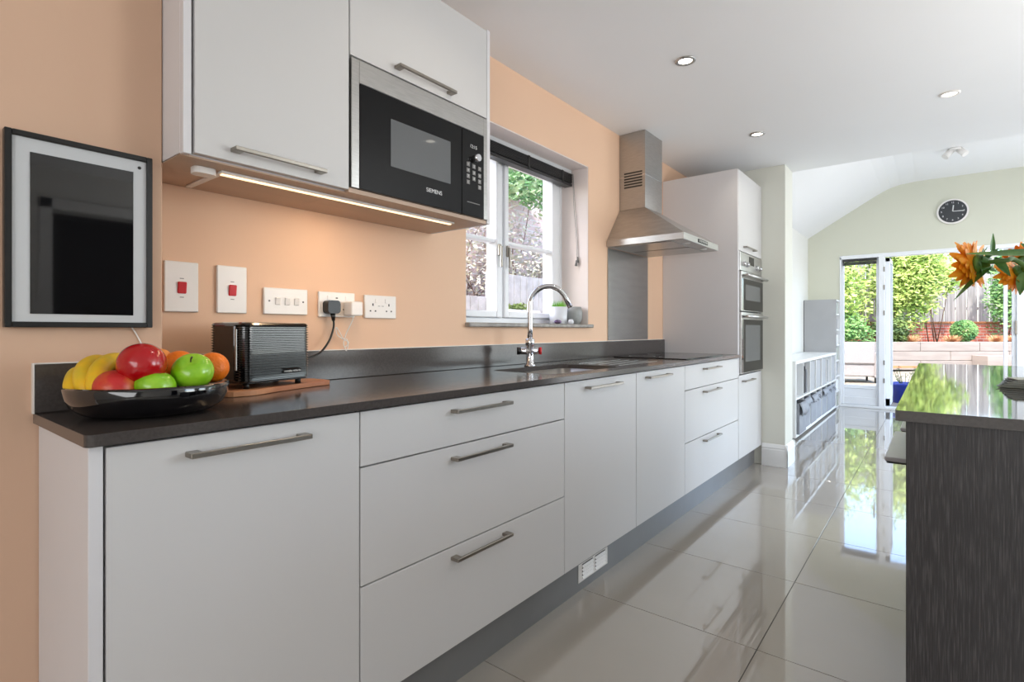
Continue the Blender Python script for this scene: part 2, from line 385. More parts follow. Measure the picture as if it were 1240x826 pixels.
bm = bmesh.new(); box(bm, FX1-.01, .012, WY0-.005, WY1+.02, WZ0, WZ0+.02, bev=.004)
struct('trim_2', bm, M['sill'])

bm = bmesh.new(); box(bm, FX1-.02, W-.002, WY1-.004, WY1+.001, WZ0+.02, WZ1-.004); box(bm, FX1-.02, W-.002, WY0-.001, WY0+.004, WZ0+.02, WZ1-.004); box(bm, FX1-.02, W-.002, WY0-.001, WY1+.001, WZ1-.005, WZ1+.001)
struct('trim_4', bm, mat('daylit_reveal_paint', srgb(236, 224, 218), .65, var=.01))  # white liners with the pinkish daylight tint put into their colour
# ---- garden doors in the end wall
bm = bmesh.new(); F0, F1 = YE+.02, YE+.10
def frx(bm, x0, x1, z0, z1, t, y0, y1, bot=None):
    box(bm, x0, x0+t, y0, y1, z0, z1, bev=.004); box(bm, x1-t, x1, y0, y1, z0, z1, bev=.004)
    box(bm, x0+t, x1-t, y0, y1, z1-t, z1, bev=.004); box(bm, x0+t, x1-t, y0, y1, z0, z0+(bot or t), bev=.004)
frx(bm, DX0, DX1, 0, DZ, .022, F0-.03, F1, bot=.035)
box(bm, DX0, DX1, F0-.03, F1, DZ-.05, DZ-.02)
box(bm, 1.005, 1.075, F0-.03, F1, .035, DZ-.05, bev=.004)
box(bm, 2.345, 2.42, F0-.03, F1, .035, DZ-.05, bev=.004)
gd = struct('door_1', bm, M['upvc'])
def leaf_door(name, x0, x1, st=.028):
    b = bmesh.new(); frx(b, x0, x1, .04, DZ-.052, st, F0, F0+.05, bot=.10)
    box(b, x0+st, x1-st, F0+.012, F0+.04, .14, .275, bev=.004); box(b, x0+st, x1-st, F0, F0+.05, .255, .30, bev=.003)
    o = obj(name, b, M['upvc'], gd)
    bx('pane', M['glass'], o, x0+st-.002, x1-st+.002, F0+.022, F0+.028, .30, DZ-.08); return o
l1 = leaf_door('side_light', .583, 1.004)
leaf_door('side_light', 2.235, 2.344, .036)
leaf_door('side_light', 2.421, 3.277, .05)
db = thing('door_blind', 'dark blind raised at the top of the left glass door', 'blind', (.79, F0-.02, 1.99))
bx('headrail', M['blind'], db, .598, .985, F0-.034, F0-.008, 1.985, 2.02, bev=.002)
for k in range(5): bx('slat', M['blind'], db, .600, .983, F0-.036, F0-.006, 1.978-k*.009-.003, 1.978-k*.009+.003, bev=.001)
# open leaf folded back outwards, seen edge-on
b = bmesh.new(); y0 = F1-.02; lx = 1.075
for z0, z1 in ((.04, .14), (DZ-.11, DZ-.055)): box(b, lx, lx+.05, y0, y0+.60, z0, z1, bev=.004)
box(b, lx, lx+.05, y0, y0+.055, .04, DZ-.055, bev=.004); box(b, lx, lx+.05, y0+.545, y0+.60, .04, DZ-.055, bev=.004); box(b, lx+.01, lx+.04, y0+.05, y0+.55, .14, .28, bev=.003)
ol = obj('open_leaf', b, M['upvc'], gd)
bx('pane', M['glass'], ol, lx+.022, lx+.028, y0+.05, y0+.55, .28, DZ-.11)
for z in (.38, .62, 1.28, 1.62, 1.86):
    bx('hinge', M['handle'], gd, 1.058, 1.074, F0-.038, F0-.029, z-.032, z+.032, bev=.003)
hb = bmesh.new(); box(hb, .945, .965, F0-.035, F0, 1.30, 1.46, bev=.004); box(hb, .95, .96, F0-.05, F0-.035, 1.20, 1.40, bev=.003)
obj('door_handle', hb, M['handle'], l1)
hb = bmesh.new(); box(hb, 2.33, 2.35, F0-.035, F0, 1.0, 1.16, bev=.004); obj('door_handle', hb, M['handle'], gd)

# ============================================================ KITCHEN RUN
DF = .531; CB = .004          # door front plane
def handle_bm(y0, y1, z, x=DF):
    b = bmesh.new()
    box(b, x+.022, x+.030, y0, y1, z-.005, z+.005, bev=.0012)
    for ya, yb in ((y0, y0+.022), (y1-.022, y1)): box(b, x, x+.026, ya, yb, z-.005, z+.005, bev=.0012)
    return b
def front(parent, name, y0, y1, z0, z1, hy=None, hz=None, x=DF, m='cab'):
    g = .002; o = bx(name, M[m], parent, x-.019, x, y0+g, y1-g, z0+g, z1-g, bev=.001)
    if hy: obj('handle', handle_bm(hy[0], hy[1], hz, x), M['handle'], o)
    return o
def carcass(parent, y0, y1, z0=.15, z1=.858, x0=W+.01, x1=DF-.021):
    bx('carcass', M['gap'], parent, x0, x1, y0, y1, z0, z1)
ZT = .858; ZB = .150
ys = [.269, .765, 1.655, 2.255, 2.855, 3.86, 4.485]
t = thing('base_cabinet', 'wide single-door grey base cabinet at the near end, under the fruit bowl', 'cabinet', (.28, .52, ZB), 'grey base units below the worktop')
carcass(t, .472, .765); bx('carcass', M['gap'], t, .185, DF-.021, .2695, .472, ZB, ZT)
front(t, 'door', .269, .765, ZB, ZT, (.388, .625), .824)
bx('end_panel', M['panel'], t, .182, DF-.002, .247, .267, 0.0, .862, bev=.001)
t = thing('base_cabinet', 'near drawer unit with three wide grey drawers, below the wall sockets', 'cabinet', (.28, 1.2, ZB), 'grey base units below the worktop')
carcass(t, .7655, 1.6545)
for z0, z1, hz in ((.723, ZT, .822), (.438, .723, .688), (ZB, .438, .407)): front(t, 'drawer', .765, 1.655, z0, z1, (1.066, 1.316), hz)
t = thing('base_cabinet', 'grey single-door base cabinet in front of the sink, above the white vent', 'cabinet', (.28, 1.95, ZB), 'grey base units below the worktop')
carcass(t, 1.6555, 2.2545, z1=.70); front(t, 'door', 1.655, 2.255, ZB, ZT, (1.80, 2.075), .826)
t = thing('base_cabinet', 'grey single-door base cabinet between the sink cabinet and the far drawers', 'cabinet', (.28, 2.55, ZB), 'grey base units below the worktop')
carcass(t, 2.2555, 2.8545); front(t, 'door', 2.255, 2.855, ZB, ZT, (2.35, 2.62), .828)
t = thing('base_cabinet', 'far drawer unit with three grey drawers under the hob', 'cabinet', (.28, 3.3, ZB), 'grey base units below the worktop')
carcass(t, 2.8555, 3.857)
for z0, z1, hz in ((.719, ZT, .824), (.430, .719, .690), (ZB, .430, .403)): front(t, 'drawer', 2.855, 3.86, z0, z1, (3.14, 3.418), hz)

# plinth with vent
pl = bx('plinth', M['plinth'], None, .460, .478, .268, 4.488, 0.0, .148); tag(pl, 'long grey plinth along the floor under the base cabinets', 'plinth')
vt = bmesh.new(); box(vt, .4785, .481, 1.836, 2.076, .034, .108, bev=.001)
vo = obj('vent_grille', vt, M['plastic'], pl); vo['label'] = 'white louvred vent grille'
for c in range(2):
    for r in range(4):
        s = bmesh.new(); y0 = 1.862+c*.105; z0 = .046+r*.0145
        extr(s, [(.481, y0, z0), (.488, y0, z0+.001), (.481, y0, z0+.010)], (0, .085, 0)); obj('louvre', s, M['plastic'], vo)
        bx('slot', M['gap'], vo, .481, .4815, y0, y0+.085, z0+.0095, z0+.0135)
# worktop
bm = bmesh.new()
WX = .551; SK = (.15, .465, 1.67, 2.23)
outer = [(.18, .2386)]+[(WX-.012+.012*math.cos(a), .2506+.012*math.sin(a)) for a in [math.radians(-90+15*k) for k in range(7)]]+[(WX, 3.857), (W, 3.857), (W, .470), (.18, .470)]
prism(bm, outer, .863, .883, [rrect(*SK, .05)])
wt = obj('worktop', bm, M['top'], None, mod_bevel=.002); tag(wt, 'long dark graphite worktop along the left wall', 'worktop')
us = bmesh.new(); box(us, .180, .194, .2386, .482, .8835, .9815, bev=.0015); obj('upstand', us, M['top'], wt)
us = bmesh.new(); box(us, W+.0, W+.018, .484, 3.856, .8835, .9815, bev=.0015); obj('upstand', us, M['top'], wt)
sl = bmesh.new(); box(sl, .1795, .1935, .236, .2386, .883, .984); box(sl, .180, .185, .2386, .48, .9815, .984); obj('sealant', sl, M['plastic'], wt)
sl = bmesh.new(); box(sl, W, W+.007, .484, 3.856, .9815, .984); obj('sealant', sl, M['plastic'], wt)
for k in range(5):
    g = bmesh.new(); xx = .20+k*.055; box(g, xx, xx+.004, 2.30, 2.74, .8828, .8834); obj('drainer_groove', g, M['steelh'], wt)
# sink bowl
def sink():
    bm = bmesh.new(); x0, x1, y0, y1 = SK
    loops = [(rrect(x0-.006, x1+.006, y0-.006, y1+.006, .055), .8625), (rrect(x0, x1, y0, y1, .05), .8625), (rrect(x0+.004, x1-.004, y0+.004, y1-.004, .05), .74), (rrect(x0+.03, x1-.03, y0+.03, y1-.03, .05), .712)]
    R = [[bm.verts.new((x, y, z)) for x, y in lp] for lp, z in loops]
    for a, b in zip(R, R[1:]):
        for i in range(len(a)): bm.faces.new((a[i], a[(i+1) % len(a)], b[(i+1) % len(a)], b[i])).smooth = True
    bm.faces.new(R[-1]); return bm
s = thing('sink', 'stainless steel undermount sink below the chrome tap', 'sink', (.305, 1.95, .71))
so = obj('basin', sink(), M['steel'], s); md = so.modifiers.new('solid', 'SOLIDIFY'); md.thickness = .0012
b = bmesh.new(); disc(b, (.305, 1.95, .7125), .04, (0, 0, 1), .004); obj('drain', b, M['chrome'], s)
# tap
tp = thing('tap', 'chrome gooseneck tap with a red-ringed lever behind the sink', 'tap', (.135, 1.975, .883))
TX, TY = .135, 1.975
b = bmesh.new(); lathe(b, [(0, 0), (.026, 0), (.026, .006), (.018, .012), (.017, .05), (.017, .095), (.021, .10), (.021, .125), (.014, .130), (0, .130)], 24, (TX, TY, .8835)); obj('body', b, M['chrome'], tp)
b = bmesh.new(); dd = Vector((.62, .78, 0)).normalized(); R_ = .090; base = Vector((TX, TY, 0))
pts = [base+Vector((0, 0, z)) for z in (.99, 1.06, 1.12, 1.165)]
pts += [base+dd*(R_-R_*math.cos(a))+Vector((0, 0, 1.165+R_*math.sin(a))) for a in [math.radians(12*k) for k in range(1, 14)]]
pts += [pts[-1]+(pts[-1]-pts[-2]).normalized()*.05]
tube(b, pts, [.0125]*(len(pts)-2)+[.0125, .0132], 16); obj('spout', b, M['chrome'], tp)
b = bmesh.new(); d2 = Vector((.75, .66, 0)).normalized(); cc = base+Vector((0, 0, .955))
tube(b, [cc-d2*.044, cc-d2*.04, cc+d2*.044], [.014, .0165, .0165], 18); obj('valve', b, M['chrome'], tp)
b = bmesh.new(); tube(b, [cc+d2*.044, cc+d2*.053], .0175, 18); o = obj('dial_ring', b, M['red'], tp); o['label'] = 'red dial ring'
b = bmesh.new(); tube(b, [cc-d2*.060, cc-d2*.044], .0175, 18); obj('dial_knob', b, M['black'], tp)
# hob
hb = thing('hob', 'flat black glass hob set into the worktop under the hood', 'hob', (.28, 3.28, .883))
bx('glass_top', M['blackglass'], hb, .045, .50, 2.96, 3.62, .8834, .8885, bev=.0015)
for x, y, r in ((.16, 3.12, .08), (.38, 3.12, .10), (.16, 3.45, .10), (.38, 3.45, .08)):
    b = bmesh.new()
    n = 32; o_ = [b.verts.new((x+r*math.cos(2*PI*k/n), y+r*math.sin(2*PI*k/n), .8887)) for k in range(n)]; i_ = [b.verts.new((x+(r-.003)*math.cos(2*PI*k/n), y+(r-.003)*math.sin(2*PI*k/n), .8887)) for k in range(n)]
    for k in range(n): b.faces.new((o_[k], o_[(k+1) % n], i_[(k+1) % n], i_[k]))
    obj('ring_mark', b, M['grey'], hb)
# splashback
o = bx('splashback', M['splash'], None, W+.001, W+.006, 2.993, 3.583, .986, 1.568, bev=.001); tag(o, 'brushed steel splashback panel on the wall behind the hob', 'splashback')
# hood
hd = thing('cooker_hood', 'stainless steel chimney cooker hood above the hob', 'hood', (W, 3.285, 1.57))
HX = .475; HY0, HY1 = 2.985, 3.585; CX = .165; CY0, CY1 = 3.155, 3.42; HZ = 1.571
b = bmesh.new(); q = .001
base4 = [(W+q, HY0), (HX, HY0), (HX, HY1), (W+q, HY1)]; top4 = [(W+q, CY0), (CX, CY0), (CX, CY1), (W+q, CY1)]
A = [b.verts.new((x, y, HZ+.042)) for x, y in base4]; B = [b.verts.new((x, y, 1.826)) for x, y in top4]
for i in range(4): b.faces.new((A[i], A[(i+1) % 4], B[(i+1) % 4], B[i]))
b.faces.new(A[::-1]); b.faces.new(B); obj('canopy', b, M['steelh'], hd)
o = bx('rim', M['steelh'], hd, W+q, HX+.004, HY0-.004, HY1+.004, HZ, HZ+.041, bev=.002)
b = bmesh.new(); box(b, W+q, CX, CY0, CY1, 1.827, CH-.001, bev=.001); ch = obj('chimney', b, M['steel'], hd)
bx('joint_band', M['chrome'], ch, W+q, CX+.0012, CY0-.0012, CY1+.0012, 2.035, 2.040)
for k in range(6):
    bx('vent_slot', M['gap'], ch, .02, CX-.02, CY0-.0015, CY0+.0005, 1.965+k*.018, 1.975+k*.018)
for y0 in (HY0+.02, HY0+.30):
    f_ = bx('grease_filter', M['steel'], hd, .03, .40, y0, y0+.26, HZ-.004, HZ-.0005, bev=.001)
for y in (HY0+.15, HY1-.15):
    b = bmesh.new(); disc(b, (.435, y, HZ-.004), .022, (0, 0, 1), .0035); obj('hood_lamp', b, M['print_'], hd)
b = bmesh.new(); box(b, HX+.0042, HX+.006, 3.21, 3.38, HZ+.010, HZ+.032); cp = obj('control_strip', b, M['gap'], hd)
for k in range(5): bx('button', M['steel'], cp, HX+.006, HX+.009, 3.225+k*.03, 3.243+k*.03, HZ+.015, HZ+.027, bev=.0008)

# tall oven housing
tc_ = thing('tall_cabinet', 'tall pale grey oven housing at the far end of the run', 'cabinet', (.25, 4.17, .15))
bx('side_panel', M['panel'], tc_, W+.001, DF-.003, 3.860, 3.880, .15, 2.17, bev=.001)
bx('side_panel', M['panel'], tc_, W+.001, DF-.022, 4.466, 4.486, .15, 2.17, bev=.001)
bx('carcass', M['gap'], tc_, W+.01, DF-.022, 3.881, 4.465, .15, 2.168)
bx('top_panel', M['panel'], tc_, W+.001, DF-.022, 3.861, 4.486, 2.1685, 2.172)
front(tc_, 'door', 3.866, 4.485, .15, .735, (3.95, 4.22), .69)
front(tc_, 'door', 3.866, 4.485, 1.605, 2.17, (3.98, 4.25), 1.642)
bx('filler_strip', M['panel'], tc_, DF-.019, DF, 3.866, 3.884, .737, 1.603); bx('filler_strip', M['panel'], tc_, DF-.019, DF, 4.470, 4.485, .737, 1.603)
ov = thing('oven', 'built-in stainless double oven with black glass doors in the tall cabinet', 'oven', (.3, 4.17, .737))
bx('control_panel', M['steelh'], ov, DF-.02, DF+.006, 3.886, 4.468, 1.47, 1.60, bev=.002)
bx('display', M['blackglass'], ov, DF+.006, DF+.0075, 4.11, 4.24, 1.525, 1.585)
for y in (3.96, 4.05, 4.31, 4.40):
    b = bmesh.new(); disc(b, (DF+.006, y, 1.52), .018, (1, 0, 0), .02, 18, .015); obj('knob', b, M['chrome'], ov)
for z0, z1 in ((1.185, 1.465), (.745, 1.178)):
    d_ = bx('oven_door', M['steelh'], ov, DF-.02, DF+.014, 3.888, 4.466, z0, z1, bev=.002)
    bx('door_glass', M['blackglass'], d_, DF+.014, DF+.016, 3.892, 4.462, z0+.006, z1-.05, bev=.0005)
    bx('inner_window', M['greyglass'], d_, DF+.016, DF+.0165, 3.98, 4.38, z0+.08, z1-.09)
    b = bmesh.new(); tube(b, [(DF+.048, 3.90, z1-.03), (DF+.052, 4.17, z1-.03), (DF+.048, 4.455, z1-.03)], .010, 12)
    for y in (3.925, 4.43): tube(b, [(DF+.012, y, z1-.03), (DF+.048, y, z1-.03)], .008, 10)
    obj('handle', b, M['steelh'], d_)

# wall cabinets and microwave
UX = .300; UZ0 = 1.444; UZ1 = 2.160
wc = thing('wall_cabinet', 'grey single-door wall cabinet above the cooker switches, left of the microwave', 'cabinet', (.14, .69, UZ0), 'grey wall cabinets')
bx('side_panel', M['panel'], wc, W+.001, UX-.021, .469, .485, UZ0, UZ1, bev=.001)
bx('carcass', M['panel'], wc, W+.001, UX-.021, .486, .893, UZ0+.003, UZ1-.001)
bx('front_edge', M['panel'], wc, UX-.020, UX-.002, .469, .486, UZ0, UZ1, bev=.001)
front(wc, 'door', .490, .895, UZ0+.003, UZ1, (.569, .807), 1.475, x=UX)
uo = bx('base_panel', M['under'], wc, W+.001, UX-.021, .469, .8935, UZ0-.001, UZ0+.0028)
wc2 = thing('wall_cabinet', 'grey wall cabinet with a lift-up door above the microwave', 'cabinet', (.14, 1.19, UZ0), 'grey wall cabinets')
bx('carcass', M['panel'], wc2, W+.001, UX-.021, .895, 1.484, 1.832, UZ1-.001)
bx('back_panel', M['gap'], wc2, W+.001, W+.01, .895, 1.484, UZ0, 1.831)
bx('side_panel', M['panel'], wc2, W+.001, UX, 1.486, 1.503, UZ0, UZ1+.004, bev=.001)
bx('base_panel', M['under'], wc2, W+.001, UX-.004, .8945, 1.486, UZ0-.001, UZ0+.012)
front(wc2, 'door', .895, 1.486, 1.832, UZ1, (1.054, 1.30), 1.858, x=UX)
mw = thing('microwave', 'built-in microwave with black glass door and stainless frame under the wall cabinet', 'microwave', (.14, 1.19, UZ0+.013))
bx('casing', M['black'], mw, W+.02, UX-.012, .905, 1.475, UZ0+.013, 1.826)
b = bmesh.new(); zz0, zz1, yy0, yy1 = UZ0+.013, 1.827, .899, 1.483
box(b, UX-.010, UX+.004, yy0, yy0+.026, zz0, zz1, bev=.001); box(b, UX-.010, UX+.004, yy1-.020, yy1, zz0, zz1, bev=.001)
box(b, UX-.010, UX+.004, yy0+.026, yy1-.020, zz1-.066, zz1, bev=.001); obj('frame', b, M['steel'], mw)
dr = bx('door', M['blackglass'], mw, UX-.010, UX+.006, .926, 1.345, zz0, zz1-.068, bev=.001)
bx('window', M['greyglass'], dr, UX+.0061, UX+.0068, 1.036, 1.290, 1.548, 1.692)
pn = bx('control_panel', M['blackglass'], mw, UX-.010, UX+.006, 1.348, 1.462, zz0, zz1-.068, bev=.001)
b = bmesh.new(); disc(b, (UX+.006, 1.412, 1.665), .014, (1, 0, 0), .022, 20, .0125); obj('dial', b, M['chrome'], pn)
for c in range(3):
    for r in range(4):
        if (c == 1 and r == 3): continue
        k = bmesh.new(); yc = 1.378+c*.030; zc = 1.638-r*.021-(.004*c if r else .002*c)
        box(k, UX+.0061, UX+.0068, yc-.008, yc+.008, zc-.0075, zc+.0075); kk = obj('keypad_key', k, M['grey'], pn)
        text('key_number', '123456789C0S'[r*3+c], .011, M['print_'], kk, (UX+.0071, yc, zc), (1, 0, 0), depth=.0001)
text('lettering', '12:15', .017, M['print_'], pn, (UX+.0067, 1.405, 1.705), (1, 0, 0), depth=.0001)
text('lettering', 'SIEMENS', .019, M['print_'], dr, (UX+.0067, 1.215, 1.507), (1, 0, 0), depth=.0002)
bx('door_button', M['grey'], pn, UX+.0061, UX+.0075, 1.372, 1.438, 1.503, 1.506)

# under-cabinet LED bar and hub
lb = thing('led_bar', 'slim lit LED light bar under the wall cabinets', 'light', (.215, .98, UZ0-.012))
bx('housing', M['plastic'], lb, .202, .232, .578, 1.385, UZ0-.0075, UZ0-.0015, bev=.001)
bx('diffuser', M['led'], lb, .210, .221, .584, 1.379, UZ0-.010, UZ0-.0076)
bx('support_arm', M['plastic'], lb, .012, .202, .578, .592, UZ0-.007, UZ0-.0015, bev=.001)
area('led_light', (.215, .98, UZ0-.013), (-.15, 0, -1), .02, .79, 2.1, (1, .70, .42))
ob = bmesh.new()
prism(ob, rrect(.188, .228, .520, .572, .016), UZ0-.017, UZ0-.0015)
tag(obj('sensor_puck', ob, M['plastic'], None, mod_bevel=.002), 'small rounded white sensor puck under the wall cabinet', 'sensor')

# ---- switches and sockets
def plate(name, y0, y1, z0, z1, label, cat, group=None):
    t = thing(name, label, cat, (W, (y0+y1)/2, (z0+z1)/2), group)
    bx('plate', M['plastic'], t, W+.0005, W+.010, y0, y1, z0, z1, bev=.002); return t
for y0, y1, lb_ in ((.533, .617, 'tall white cooker switch plate, left one, beside the wall corner'), (.666, .750, 'tall white cooker switch plate, right one, above the toaster')):
    t = plate('cooker_switch', y0, y1, 1.100, 1.237, lb_, 'switch', 'red rocker cooker switches'); yc = (y0+y1)/2
    bx('rocker', M['red'], t, W+.010, W+.015, yc-.011, yc+.011, 1.150, 1.182, bev=.002, rot=Matrix.Rotation(.12, 4, 'Y'), piv=(W+.012, yc, 1.166))
    bx('mark', M['grey'], t, W+.0101, W+.0105, yc-.005, yc+.005, 1.190, 1.192); bx('mark', M['grey'], t, W+.0101, W+.0105, yc-.005, yc+.005, 1.139, 1.141)
t = plate('light_switch', .802, .946, 1.100, 1.182, 'white three-gang light switch right of the red cooker switches', 'switch')
for yc in (.845, .876, .907): bx('rocker', M['plastic'], t, W+.010, W+.014, yc-.009, yc+.009, 1.129, 1.153, bev=.002, rot=Matrix.Rotation(.14, 4, 'Y'), piv=(W+.012, yc, 1.141))
for yc in (.818, .930):
    b = bmesh.new(); disc(b, (W+.009, yc, 1.141), .003, (1, 0, 0), .0018, 10); obj('screw', b, M['grey'], t)
def socket(t, y0, y1, z0, z1, usb=False):
    for s_, yc in enumerate((y0+.035, y1-.035)):
        bx('switch_rocker', M['plastic'], t, W+.010, W+.013, (yc+(.014 if s_ == 0 else -.014))-.005 if not usb else yc-.005, (yc+(.014 if s_ == 0 else -.014))+.005 if not usb else yc+.005, z1-.028, z1-.012, bev=.0012)
        bx('pin_hole', M['black'], t, W+.0101, W+.0106, yc-.0025, yc+.0025, z0+.045, z0+.054)
        for s in (-.011, .011): bx('pin_hole', M['black'], t, W+.0101, W+.0106, yc+s-.003, yc+s+.003, z0+.024, z0+.029)
t = plate('wall_socket', .987, 1.127, 1.095, 1.180, 'white double socket with two plugs in it', 'socket', 'double wall sockets'); socket(t, .987, 1.127, 1.095, 1.180, True)
bx('usb_port', M['black'], t, W+.0101, W+.0106, 1.050, 1.058, 1.158, 1.162); bx('usb_port', M['black'], t, W+.0101, W+.0106, 1.050, 1.058, 1.147, 1.151)
t = plate('wall_socket', 1.169, 1.311, 1.094, 1.178, 'empty white double socket, nearest the window', 'socket', 'double wall sockets'); socket(t, 1.169, 1.311, 1.094, 1.178)
bx('mark', M['black'], t, W+.0101, W+.0105, 1.226, 1.236, 1.138, 1.1395); bx('mark', M['black'], t, W+.0101, W+.0105, 1.242, 1.252, 1.138, 1.1395)
# black plug and its lead to the toaster
pg = thing('mains_plug', 'black three-pin plug with black toaster lead', 'plug', (W+.01, 1.022, 1.12))
b = bmesh.new(); prism(b, rrect(-.024, .024, -.022, .022, .012), 0, .032)
bmesh.ops.transform(b, matrix=Matrix.Translation((W+.011, 1.024, 1.128)) @ Matrix(((0, 0, 1, 0), (1, 0, 0, 0), (0, 1, 0, 0), (0, 0, 0, 1))), verts=b.verts)
obj('plug_body', b, M['black'], pg, mod_bevel=.006)
b = bmesh.new(); tube(b, [(W+.026, 1.028, 1.108), (W+.026, 1.030, 1.094), (W+.026, 1.031, 1.082)], [.009, .007, .0055], 12); obj('cord_grip', b, M['black'], pg)
b = bmesh.new(); tube(b, smooth_path([(W+.026, 1.031, 1.085), (W+.028, 1.030, 1.06), (W+.034, 1.012, 1.020), (W+.05, .975, .985), (W+.07, .93, .968), (.06, .865, .955)], 8), .0035, 10); obj('lead', b, M['black'], pg)
# white charger
ca = thing('charger', 'white cube charger with coiled white cable in the double socket', 'charger', (W+.01, 1.10, 1.12))
bx('adapter', M['plastic'], ca, W+.012, W+.060, 1.078, 1.126, 1.100, 1.149, bev=.005, seg=2)
b = bmesh.new(); P = [(W+.036, 1.103, 1.101), (W+.034, 1.098, 1.08), (W+.028, 1.082, 1.045), (W+.024, 1.072, 1.02), (W+.02, 1.058, 1.045), (W+.018, 1.046, 1.06), (W+.018, 1.050, 1.035), (W+.022, 1.074, 1.018), (W+.026, 1.090, 1.008), (W+.024, 1.076, .992), (W+.022, 1.073, 1.01), (W+.026, 1.082, 1.02), (W+.028, 1.086, .995), (W+.026, 1.080, .980), (W+.024, 1.075, .995)]
tube(b, smooth_path(P, 6), .0016, 8); obj('cable', b, M['plastic'], ca)

# ---- digital picture frame
pf = thing('picture_frame', 'black framed dark glass display with white mount on the near wall', 'picture', (.18, .32, 1.05))
PX = .205
y0, y1, z0, z1 = .193, .440, 1.056, 1.441
b = bmesh.new(); fr(b, y0, y1, z0, z1, .011, .184, PX, bev=.0012); box(b, .1815, .188, y0+.005, y1-.005, z0+.005, z1-.005); obj('frame', b, M['black'], pf)
bx('mount', M['mount'], pf, .188, PX-.007, y0+.011, y1-.011, z0+.011, z1-.011)
bx('screen', M['screen'], pf, PX-.007, PX-.0055, y0+.038, y1-.036, z0+.027, z1-.038)
b = bmesh.new(); disc(b, (PX-.0068, y1-.024, z1-.026), .0035, (1, 0, 0), .001, 14); obj('camera_lens', b, M['black'], pf)
b = bmesh.new(); tube(b, smooth_path([(.183, .405, 1.058), (.183, .415, 1.04), (.184, .428, 1.01), (.186, .436, .9835)], 6), .0016, 8); obj('cable', b, M['plastic'], pf)

# ---- blind and cord
bl = thing('venetian_blind', 'black venetian blind raised at the top of the kitchen window', 'blind', (-.14, 2.235, 1.93))
bx('headrail', M['mount'], bl, -.165, -.125, 1.715, 2.750, 1.995, 2.020, bev=.002)
for k in range(9):
    z = 1.990-k*.0062; bx('slat', M['blind'], bl, -.172+.001*(k % 3), -.118+.001*(k % 2), 1.72, 2.746, z-.0020, z+.0020, bev=.0008)
bx('bottom_rail', M['blind'], bl, -.170, -.118, 1.72, 2.746, 1.918, 1.934, bev=.003)
for y in (1.95, 2.30, 2.63): bx('ladder_tape', M['black'], bl, -.117, -.1155, y, y+.016, 1.916, 1.994)
b = bmesh.new(); tube(b, smooth_path([(-.11, 2.742, 1.99), (-.10, 2.748, 1.8), (-.085, 2.750, 1.6), (-.08, 2.750, 1.49)], 6), .0012, 6); tube(b, smooth_path([(-.11, 2.738, 1.99), (-.105, 2.742, 1.8), (-.09, 2.746, 1.6), (-.086, 2.746, 1.47)], 6), .0012, 6); obj('pull_cord', b, M['grey'], bl)
b = bmesh.new(); tube(b, [(-.08, 2.745, 1.49), (-.08, 2.745, 1.455)], [.004, .009], 10); tube(b, [(-.086, 2.740, 1.47), (-.088, 2.740, 1.435)], [.004, .009], 10); obj('cord_toggle', b, M['grey'], bl)

# ---- things on the sill
SZ = WZ0+.0205
p = thing('potted_grass', 'white ceramic pot with short green grass on the window sill', 'plant', (-.11, 2.60, SZ))
b = bmesh.new(); lathe(b, [(0, 0), (.046, 0), (.050, .004), (.054, .10), (.050, .10), (.048, .07), (0, .07)], 28, (-.11, 2.58, SZ)); obj('pot', b, M['pot'], p)
b = bmesh.new()
for k in range(260):
    a = random.uniform(0, 2*PI); r = .042*math.sqrt(random.random()); x, y = -.11+r*math.cos(a), 2.58+r*math.sin(a); h = random.uniform(.04, .075); dx, dy = random.uniform(-.012, .012), random.uniform(-.012, .012)
    v = [b.verts.new(q_) for q_ in ((x-.001, y-.001, SZ+.068), (x+.001, y+.001, SZ+.068), (x+dx, y+dy, SZ+.068+h))]; b.faces.new(v)
o = obj('grass_blades', b, M['grass'], p); o['kind'] = 'stuff'
b = bmesh.new(); lathe(b, [(0, 0), (.035, 0), (.052, .03), (.054, .07), (.046, .102), (.042, .102), (.048, .07), (.045, .03), (0, .012)], 28, (-.075, 2.695, SZ), .9, 1.0)
tag(obj('grey_vase', b, M['pot2'], None), 'rounded grey ceramic pot at the right end of the sill', 'pot')
b = bmesh.new(); bmesh.ops.create_icosphere(b, subdivisions=2, radius=1, matrix=Matrix.Translation((-.05, 2.485, SZ+.012)) @ Matrix.Diagonal((.02, .026, .012, 1)))
for v in b.verts: v.co += Vector(noise.noise_vector(v.co*60))*.002
tag(obj('pebble', b, M['purple'], None, smooth=True), 'small dark purple stone on the window sill', 'stone')
b = bmesh.new(); lathe(b, [(0, 0), (.014, 0), (.017, .012), (.012, .026), (0, .028)], 18, (-.03, 2.59, SZ)); tag(obj('tea_light', b, M['pot'], None), 'tiny cream pot in front of the white grass pot', 'pot')

# ============================================================ ON THE WORKTOP
def board():
    pts = [(.235, .605), (.240, .66), (.205, .74), (.165, .86), (.150, .925), (.120, .935), (.07, .93), (.035, .90), (.03, .62), (.06, .59), (.20, .585)]
    P = smooth_path([(x, y, 0) for x, y in pts]+[(pts[0][0], pts[0][1], 0)], 4)[:-1]
    b = bmesh.new(); prism(b, [(q_.x, q_.y) for q_ in P], .8835, .8975); return b
tag(obj('chopping_board', board(), M['wood'], None, mod_bevel=.004), 'thin wooden chopping board under the toaster', 'board')
